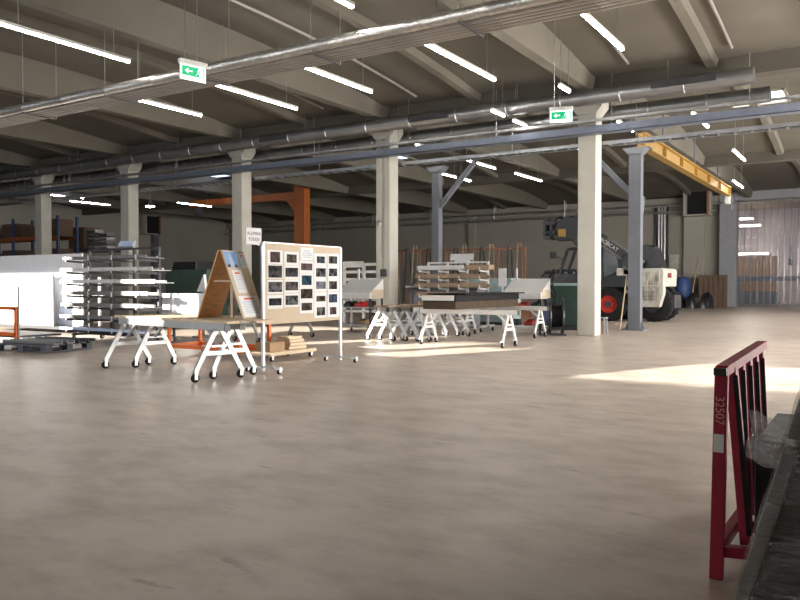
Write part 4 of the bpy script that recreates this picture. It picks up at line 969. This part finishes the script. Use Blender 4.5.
for i, (px, dy, sx, sz, lab) in enumerate([(680, -1.2, 0.42, 0.75, 'dark sack in front of the blue bin'), (692, -1.9, 0.45, 0.8, 'dark sack in the middle of the heap by the gate'), (706.5, -1.1, 0.45, 0.8, 'dark sack in front of the brown slatted crate')]):
    q = AY(px, 300, Yp+dy)
    def blob(u, v, sx=sx, sz=sz, i=i):
        a_, b_ = u*2*math.pi, v*math.pi/2
        k_ = 1+0.12*math.sin(3*a_+i)+0.1*math.sin(5*a_+2*b_)
        return (sx*0.8*math.cos(b_)*math.cos(a_)*k_, 0.5*math.cos(b_)*math.sin(a_)*k_, sz*math.sin(b_)*k_)
    o = MB().grid(blob, 24, 10).build('dark_sack', M_BLACKP, None, smooth=True); o.location = (q.x, Yp+dy, 0.0); tag(o, lab, 'sack', 'sacks by the gate')
q = AY(700, 280, Yp-0.2); o = MB().cyl((0, 0, 0), (0.35, 0.4, 3.0), 0.05, n=8).build('broom_stick', M_BROWN, None); o.location = (q.x-0.55, Yp-0.2, 0); tag(o, 'long stick leaning on the brown slatted crate', 'stick')

# ------------------------------------------------------------------ left side: sheets, pallet, orange frame, racking
def sheet(name, x0, x1, y, z0, z1, m, label, th=0.04, cat='panel', lean=0.0):
    o = MB().prism([(x0, y, z0), (x1, y, z0), (x1, y+lean, z1), (x0, y+lean, z1)], (0, th, 0)).build(name, m, None)
    return tag(o, label, cat, 'sheets at the left wall side')
def X_at(px, py, Y): return AY(px, py, Y).x
Y1 = 13.2
c = empty('sheet_cart', (X_at(50, 325, Y1), Y1, 0), 0, 'dark low cart carrying the upright white sheets', 'cart')
MB().box((-0.6, 0.0, 0.17), (4.2, 0.9, 0.08)).build('deck', M_DARK, c, bevel=0.01)
for x in (-2.5, 1.7):
    for y in (-0.3, 0.5): caster(None, 'wheel', (x, y, 0), 0.055, c)
MB().box((-0.4, 0.5, 1.05), (4.4, 0.06, 0.06)).build('back_rail', M_GALV, c)
for x in (-2.4, -0.4, 1.6): MB().box((x, 0.5, 0.9), (0.06, 0.06, 1.4)).build('upright', M_GALV, c)
sheet('white_sheet', X_at(-40, 290, Y1+0.3), X_at(83, 300, Y1+0.3), Y1+0.28, 0.211, AY(50, 254.5, Y1+0.3).z, M_SHEET, 'tallest white sheet at the back of the upright sheets')
sheet('white_sheet', X_at(-40, 290, Y1), X_at(52, 300, Y1), Y1+0.05, 0.211, AY(25, 275, Y1).z, M_SHEET, 'shorter white sheet standing in front of the tallest one')
sheet('blue_tinted_sheet', X_at(37, 290, Y1-0.2), X_at(53, 300, Y1-0.2), Y1-0.2, 0.211, AY(25, 297, Y1-0.2).z, M_BLUSH, 'pale blue film sheet leaning on the white panels')
o = MB().box((0, 0, 0.85), (0.05, 0.05, 1.7)).build('steel_post', M_GREY, None); o.location = (X_at(53.5, 300, Y1-0.36), Y1-0.36, 0.2115); o.scale.z = 0.85; tag(o, 'thin grey post at the edge of the front white sheet', 'post')
Y2 = 13.9
o = MB()
o.box((0, 0, 0), (1.1, 0.06, 1.05))
for k in range(6): o.box((-0.45+0.18*k, -0.04, 0), (0.09, 0.02, 1.05))
o = o.build('timber_panel', M_CARD, None); xm = (X_at(55, 312, Y2)+X_at(84, 312, Y2))/2; o.location = (xm, Y2+0.1, 0.93+0.0); tag(o, 'yellow brown ribbed board between white sheets and the dark rack', 'panel')
r = empty('grey_crate', (xm+0.0, Y2+0.15, 0), 0, 'low dark crate holding the ribbed brown board', 'crate'); MB().box((0, 0, 0.2), (1.2, 0.5, 0.4)).build('box', M_DARK, r, bevel=0.01)
o = MB().box((0, 0, 0), (1.2, 0.05, 0.22)).build('grey_sheet', M_GREY, None); o.location = (xm, Y2+0.1, 1.57); tag(o, 'grey strip of sheet lying along the top of the ribbed board', 'sheet')

# dark plastic pallet with profiles on it
PX_, PY_ = -15.15, 9.55
r = empty('plastic_pallet', (PX_+0.2, PY_, 0), math.radians(8), 'dark grey plastic pallet on the floor in front of the white sheets', 'pallet')
b = MB()
for k in range(7): b.box((0, -0.56+k*0.187, 0.155), (1.5, 0.12, 0.03))
b.build('deck_boards', M_PALLET, r)
for x in (-0.66, 0, 0.66): MB().box((x, 0, 0.025), (0.14, 1.2, 0.03)).build('runner', M_PALLET, r)
for x in (-0.66, 0, 0.66):
    for y in (-0.52, 0, 0.52): MB().box((x, y, 0.09), (0.15, 0.15, 0.1)).build('block', M_PALLET, r)
MB().box((-0.35, -0.603, 0.09), (0.2, 0.006, 0.08)).build('label_plate', M_LABEL, r)
for i, (dy, m_, lab) in enumerate([(-0.35, M_GREY, 'grey channel on the plastic pallet, nearest the camera'), (-0.05, M_GREY, 'second grey channel lying on the plastic pallet'), (0.25, M_DARK, 'dark channel lying on the plastic pallet'), (0.5, M_DARK, 'farthest dark channel lying on the plastic pallet')]):
    o = MB().box((0, 0, 0.01), (1.5, 0.2, 0.02)).box((0, -0.09, 0.035), (1.5, 0.02, 0.07)).box((0, 0.09, 0.035), (1.5, 0.02, 0.07)).build('metal_channel', m_, None)
    o.location = (PX_+0.28-dy*0.14, PY_+dy, 0.1705); o.rotation_euler.z = math.radians(8); tag(o, lab, 'channel', 'channels on the plastic pallet')
# orange cart frame cut by the left edge
Yo = 9.9
xe = AY(17, 320, Yo).x
r = empty('orange_cart', (xe-0.9, Yo, 0), 0, 'orange tube cart frame cut by the left edge of the photo', 'cart')
zt, zb = AY(10, 307, Yo).z, AY(10, 335, Yo).z
for x in (-0.9, 0.87): MB().box((x, 0, (zt+0.15)/2), (0.08, 0.07, zt-0.15)).build('post', M_ORANGE, r, bevel=0.005)
MB().box((0, 0, zt-0.03), (1.8, 0.07, 0.08)).build('top_rail', M_ORANGE, r, bevel=0.005); MB().box((0, 0, zb+0.02), (1.8, 0.07, 0.08)).build('lower_rail', M_ORANGE, r, bevel=0.005)
MB().box((0, 0.55, 0.2), (1.8, 1.1, 0.05)).build('deck', M_DARK, r)
for x in (-0.8, 0.8):
    for y in (0.05, 1.0): caster(None, 'wheel', (x, y, 0), 0.06, r)
MB().box((0.93, 0.02, 0.75), (0.035, 0.035, 1.2)).build('rod', M_GREY, r)
# pallet racking in the far left
Yr = 21.5
x0, x1 = AY(-20, 240, Yr).x, AY(58, 240, Yr).x
r = empty('pallet_racking', (x1, Yr, 0), 0, 'pallet racking with blue uprights and orange beams at the far left', 'racking')
wr = x1-x0
for x in (-wr, -wr*0.55, 0):
    for y in (0, 1.0): MB().box((x, y, 2.3), (0.12, 0.1, 4.6)).build('upright', M_RBLUE, r)
for z in (0.25, 2.05, 3.6):
    for y in (-0.03, 1.03): MB().box((-wr/2, y, z), (wr, 0.06, 0.16)).build('beam', M_BEAMO, r)
    MB().box((-wr/2, 0.5, z+0.06), (wr, 1.0, 0.03)).build('shelf', M_DARK, r)
k = 0
for z in (0.325+0.001, 2.126, 3.676):
    for j in range(4):
        h_ = (0.95, 1.15, 0.8, 1.05)[(j+k) % 4] if z < 3 else (0.8, 0.5, 0.7, 0.6)[j]
        o = MB().box((0, 0, h_/2), (wr*0.2, 0.85, h_)).box((0, -0.43, h_*0.55), (wr*0.06, 0.01, h_*0.3)).build('carton', [M_DCARD, M_CARD, M_DCARD, M_GREY][(j+k) % 4], None, bevel=0.01)
        o.location = (x1-wr*(0.13+0.245*j), Yr+0.5, z); k += 1
        tag(o, 'carton on the %s shelf of the far left racking, %s from its right end' % ({0.326: 'bottom', 2.126: 'middle', 3.676: 'top'}[round(z, 3)], ('first', 'second', 'third', 'fourth')[j]), 'carton', 'cartons on the pallet racking')
# stacked crates behind the dark rack
Yc = 23.0
qa = AY(79, 235, Yc)
r = empty('storage_platform', (AY(95, 240, Yc).x, Yc, 0), 0, 'dark platform holding crates behind the cantilever rack', 'platform')
MB().box((0, 0.3, 3.0), (3.6, 1.4, 0.1)).build('deck', M_DARK, r)
for x in (-1.7, 1.7):
    for y in (-0.3, 0.9): MB().box((x, y, 1.475), (0.1, 0.1, 2.95)).build('leg', M_DARK, r)
o = MB().box((0, 0, 0.55), (1.25, 0.9, 1.1)).box((0, -0.46, 0.55), (0.9, 0.02, 0.5)).build('carton', M_DCARD, None, bevel=0.01); o.location = (AY(79, 240, Yc).x, Yc+0.3, 3.051); tag(o, 'big brown carton on the dark platform behind the cantilever rack', 'carton')
for st, (px, n_) in enumerate(((92.5, 5), (104, 4))):
    for j in range(n_):
        o = MB().box((0, 0, 0.02), (0.5, 0.5, 0.04)).box((-0.24, 0, 0.09), (0.02, 0.5, 0.14)).box((0.24, 0, 0.09), (0.02, 0.5, 0.14)).box((0, 0.24, 0.09), (0.5, 0.02, 0.14)).box((0, -0.24, 0.06), (0.5, 0.02, 0.08)).build('stacking_crate', [M_GALV, M_GREY][j % 2], None)
        q = AY(px, 240, Yc); o.location = (q.x, Yc+0.2, 3.051+j*0.201)
        tag(o, 'stacking crate in the %s stack behind the cantilever rack, %s from the bottom' % (('left', 'right')[st], ('first', 'second', 'third', 'fourth', 'fifth')[j]), 'crate', 'stacking crates')
# white carton bench and green machines behind the near trestles
def boxmachine(px0, px1, pyt, Y, m, label, name='machine_housing'):
    a_, b_ = AY(px0, pyt, Y), AY(px1, pyt, Y)
    r = empty(name, ((a_.x+b_.x)/2, Y, 0), 0, label, 'machine')
    wd = b_.x-a_.x
    MB().prism([(-wd/2, 0, 0.12), (wd/2, 0, 0.12), (wd/2, 0, a_.z), (-wd/2+0.1, 0, a_.z), (-wd/2, 0, a_.z-0.2)], (0, 0.9, 0)).build('housing', m, r, bevel=0.02)
    MB().box((0, 0.45, 0.06), (wd*0.9, 0.8, 0.12)).build('plinth', M_DARK, r)
    MB().box((wd*0.1, -0.01, a_.z*0.6), (wd*0.5, 0.03, a_.z*0.35)).build('hatch', m, r, bevel=0.01)
    return r
boxmachine(165, 207, 270, 17.5, M_GREENP, 'dark green machine behind the white boxes left of the easel')
boxmachine(172, 196, 262, 20, M_BLACKP, 'black machine farther behind the dark green one')
Yw = 12.2
for i, (px0, px1, lab) in enumerate(((160.5, 170, 'narrow white box behind the near trestles'), (172, 203, 'wide white box behind the near trestles, left of the easel'))):
    a_, b_ = AY(px0, 294, Yw), AY(px1, 294, Yw)
    o = MB().box((0, 0, 0), (b_.x-a_.x, 0.5, 0.75)).box((0, 0, 0.378), ((b_.x-a_.x)*1.01, 0.51, 0.02)).build('white_box', M_SHEET, None, bevel=0.006); o.location = ((a_.x+b_.x)/2, Yw+0.3, a_.z-0.375); tag(o, lab, 'box', 'white boxes')
    zb_ = a_.z-0.75
r = empty('box_table', (AY(182, 320, Yw).x, Yw+0.3, 0), 0, 'dark low table holding the white boxes', 'table')
MB().box((0, 0, zb_-0.03), (2.0, 0.6, 0.05)).build('top', M_DARK, r)
for x in (-0.9, 0.9):
    for y in (-0.25, 0.25): MB().box((x, y, (zb_-0.05)/2), (0.05, 0.05, zb_-0.05)).build('leg', M_DARK, r)
# small pale pyramid and paper behind the easel
p = AY(202, 287, 14.0); r = empty('white_pennant_stand', (p.x, 14.0, 0), 0, 'small pale triangular stand behind the plywood easel', 'stand')
MB().prism([(-0.2, 0, p.z-0.12), (0.12, 0, p.z-0.12), (0.06, 0, p.z+0.33)], (0, 0.08, 0)).build('triangle', M_SHEET, r); MB().box((0, 0.04, (p.z-0.12)/2), (0.06, 0.06, p.z-0.12)).build('stem', M_GREY, r); MB().box((0, 0.04, 0.02), (0.4, 0.4, 0.04)).build('base', M_GREY, r)

# faded yellow line on the floor near the pallet
for i, (a_, b_) in enumerate((((10, 370), (60, 385)), ((100, 340), (60, 352)))):
    pass

# ------------------------------------------------------------------ foreground: red stillage, wrapped pallet
r = empty('red_stillage', (0, 0, 0), 0, 'red steel A frame stillage standing in the foreground', 'stillage')
xf = -0.645
zt = 1.0
A0 = V((xf, 3.83, 0)); ATOP = V((xf+0.0, 3.93, zt))
Q1 = AX(763, 343, -0.62); YE = Q1.y
# front A: outer leg (leans), inner upright, then a fan of uprights running back
MB().bar(A0, ATOP, 0.06, 0.045, (0, 1, 0)).build('front_leg', M_RED, r, bevel=0.004)
MB().bar((xf, 3.93, zt-0.02), (xf+0.02, YE, zt+0.02), 0.06, 0.05).build('top_rail', M_RED, r, bevel=0.004)
ups = [0.16, 0.36, 0.56, 0.76, 0.96]
for t in ups:
    y = 3.93+(YE-3.93)*t
    k_ = 1.0 if t < 0.2 else 0.6
    a_, b_ = V((xf+0.1*k_, y-0.08*k_, 0.12)), V((xf+0.01, y, zt-0.02))
    u_ = MB().bar(a_, b_, 0.05, 0.09, (0, 1, 0)).build('upright', M_RED, r, bevel=0.004)
    off = V((0.022, -0.047, 0))
    MB().bar(a_.lerp(b_, 0.06)+off, a_.lerp(b_, 0.96)+off, 0.022, 0.012, (0, 1, 0)).build('rubber_strip', M_BLACK, u_)
MB().bar((xf, 3.88, 0.14), (xf+0.03, YE, 0.14), 0.05, 0.06).build('base_rail', M_RED, r, bevel=0.004)
MB().bar((xf, 3.86, 0.13), (xf+0.5, 3.98, 0.13), 0.06, 0.05).build('cross_rail', M_RED, r, bevel=0.004)
MB().bar((xf+0.02, 4.3, 0.13), (xf+0.5, 4.4, 0.13), 0.06, 0.05).build('cross_rail', M_RED, r, bevel=0.004)
MB().bar((xf+0.02, YE, 0.0), (xf+0.02, YE, 0.16), 0.06, 0.06).build('foot', M_RED, r); MB().bar((xf+0.5, 4.0, 0.0), (xf+0.5, 4.0, 0.155), 0.06, 0.06).build('foot', M_RED, r); MB().bar((xf+0.5, 4.0, 0.13), (xf+0.5, YE, 0.13), 0.05, 0.05).build('base_rail', M_RED, r)
MB().bar((xf+0.5, YE, 0), (xf+0.5, YE, 0.155), 0.06, 0.06).build('foot', M_RED, r)
ldir = (ATOP-A0).normalized()
lr = math.atan2(ldir.y, ldir.z)
def onleg(h, off=-0.04): return A0+ldir*h+V((0.0, off, 0))
MB().box(ATOP+V((0, -0.045, -0.02)), (0.058, 0.02, 0.035)).build('end_plug', M_BLACKP, r)
text('32507', 0.055, M_FADED, r, onleg(0.80, -0.0388), (math.radians(90)-lr, math.radians(90), 0))
MB().box(onleg(0.645, -0.0385), (0.045, 0.004, 0.085), Matrix.Rotation(-lr, 3, 'X')).build('label_sticker', M_LABEL, r)

# dark sheet pack leaning in the stillage, and film flap
xq = xf+0.1
o = MB().prism([(xq+0.02, 4.15, 0.165), (xq+0.34, 4.15, 0.165), (xq+0.26, 4.15, 0.62), (xq+0.02, 4.15, 0.62)], (0, 0.95, 0)).build('dark_sheet_pack', M_BLACKP, None, bevel=0.01); tag(o, 'dark pack of sheets standing behind the red stillage uprights', 'package')
# pallet load, wrapped, leaning outward at the bottom right corner
r = empty('wrapped_load', (0, 0, 0), 0, 'black goods wrapped in clear stretch film at the lower right corner', 'wrapped pallet')
LX = lambda z: -0.5+0.275*z
def slab(z0, z1, name, inset):
    return MB().prism([(LX(z0)+inset, 2.8, z0), (0.75, 2.8, z0), (0.75, 2.8, z1), (LX(z1)+inset, 2.8, z1)], (0, 0.85, 0)).build(name, M_STRIPE, r, bevel=0.012)
M_GUARD = mat('grey_corner_guard', (0.17, 0.155, 0.14), 0.6, var=0.2)
M_STRIPE = mat('black_corrugated_goods', (0.012, 0.0125, 0.015), 0.28, var=0.7, scale=9, stretch=(0.6, 1, 7), bump=0.7, bscale=8)

slab(0.14, 0.86, 'lower_pack', 0.045); slab(0.885, 1.3, 'upper_pack', 0.05)
for z0, z1 in ((0.14, 0.865), (0.89, 1.3)):
    MB().prism([(LX(z0)-0.004, 2.785, z0), (LX(z0)+0.045, 2.785, z0), (LX(z1)+0.045, 2.785, z1), (LX(z1)-0.004, 2.785, z1)], (0, 0.87, 0)).build('corner_guard', M_GUARD, r, bevel=0.006)
b = MB()
for y in (2.9, 3.2, 3.55): b.box((0.12, y, 0.125), (1.24, 0.1, 0.03))
for x in (-0.4, 0.1, 0.65): b.box((x, 3.22, 0.055), (0.1, 0.8, 0.11))
b.build('pallet', M_BROWN, r)
def film(u, v):
    z = 0.16+1.14*v
    t = u
    # wraps round the left edge and over the front face
    if t < 0.35:
        k = t/0.35; return (LX(z)-0.014+0.004*math.sin(v*40), 3.62-0.84*k, z)
    k = (t-0.35)/0.65
    return (LX(z)-0.012+(0.75-LX(z))*k, 2.768-0.006*math.sin(v*34+k*9)-0.005*math.sin(k*30-v*15), z)
MB().grid(film, 40, 60).build('stretch_film', M_FILM, r, smooth=True)
def knot(u, v):
    a_, b_ = u*2*math.pi, v*math.pi
    k_ = 1+0.25*math.sin(3*a_+2*b_)+0.2*math.sin(5*b_)
    return (LX(0.87)+0.02+0.05*k_*math.sin(b_)*math.cos(a_), 2.765+0.02*k_*math.cos(b_), 0.872+0.028*k_*math.sin(b_)*math.sin(a_))
MB().grid(knot, 20, 12).build('film_knot', M_FILM, r, smooth=True)
fl = [AY(746, 409, 3.72), AY(768, 418, 3.66), AY(797, 428, 3.6)], [AY(752, 433, 3.74), AY(772, 442, 3.68), AY(785, 452, 3.6)], [AY(744, 455, 3.74), AY(765, 466, 3.66), AY(778, 472, 3.6)]
def flap(u, v):
    def lerp(row, t):
        t *= 2; i = min(1, int(t)); return row[i].lerp(row[i+1], t-i)
    rows = [lerp(q, u) for q in fl]
    t = v*2; i = min(1, int(t)); p_ = rows[i].lerp(rows[i+1], t-i)
    return p_+V((0.008*math.sin(9*u+7*v), 0.02*math.sin(8*u)*math.cos(6*v), 0.008*math.sin(11*v+3*u)))
M_FILM2 = M_FILM.copy()
for n_ in M_FILM2.node_tree.nodes:
    if n_.type == 'MAP_RANGE': n_.inputs[3].default_value = 0.12; n_.inputs[4].default_value = 0.5
MB().grid(flap, 20, 20).build('film_flap', M_FILM2, r, smooth=True)
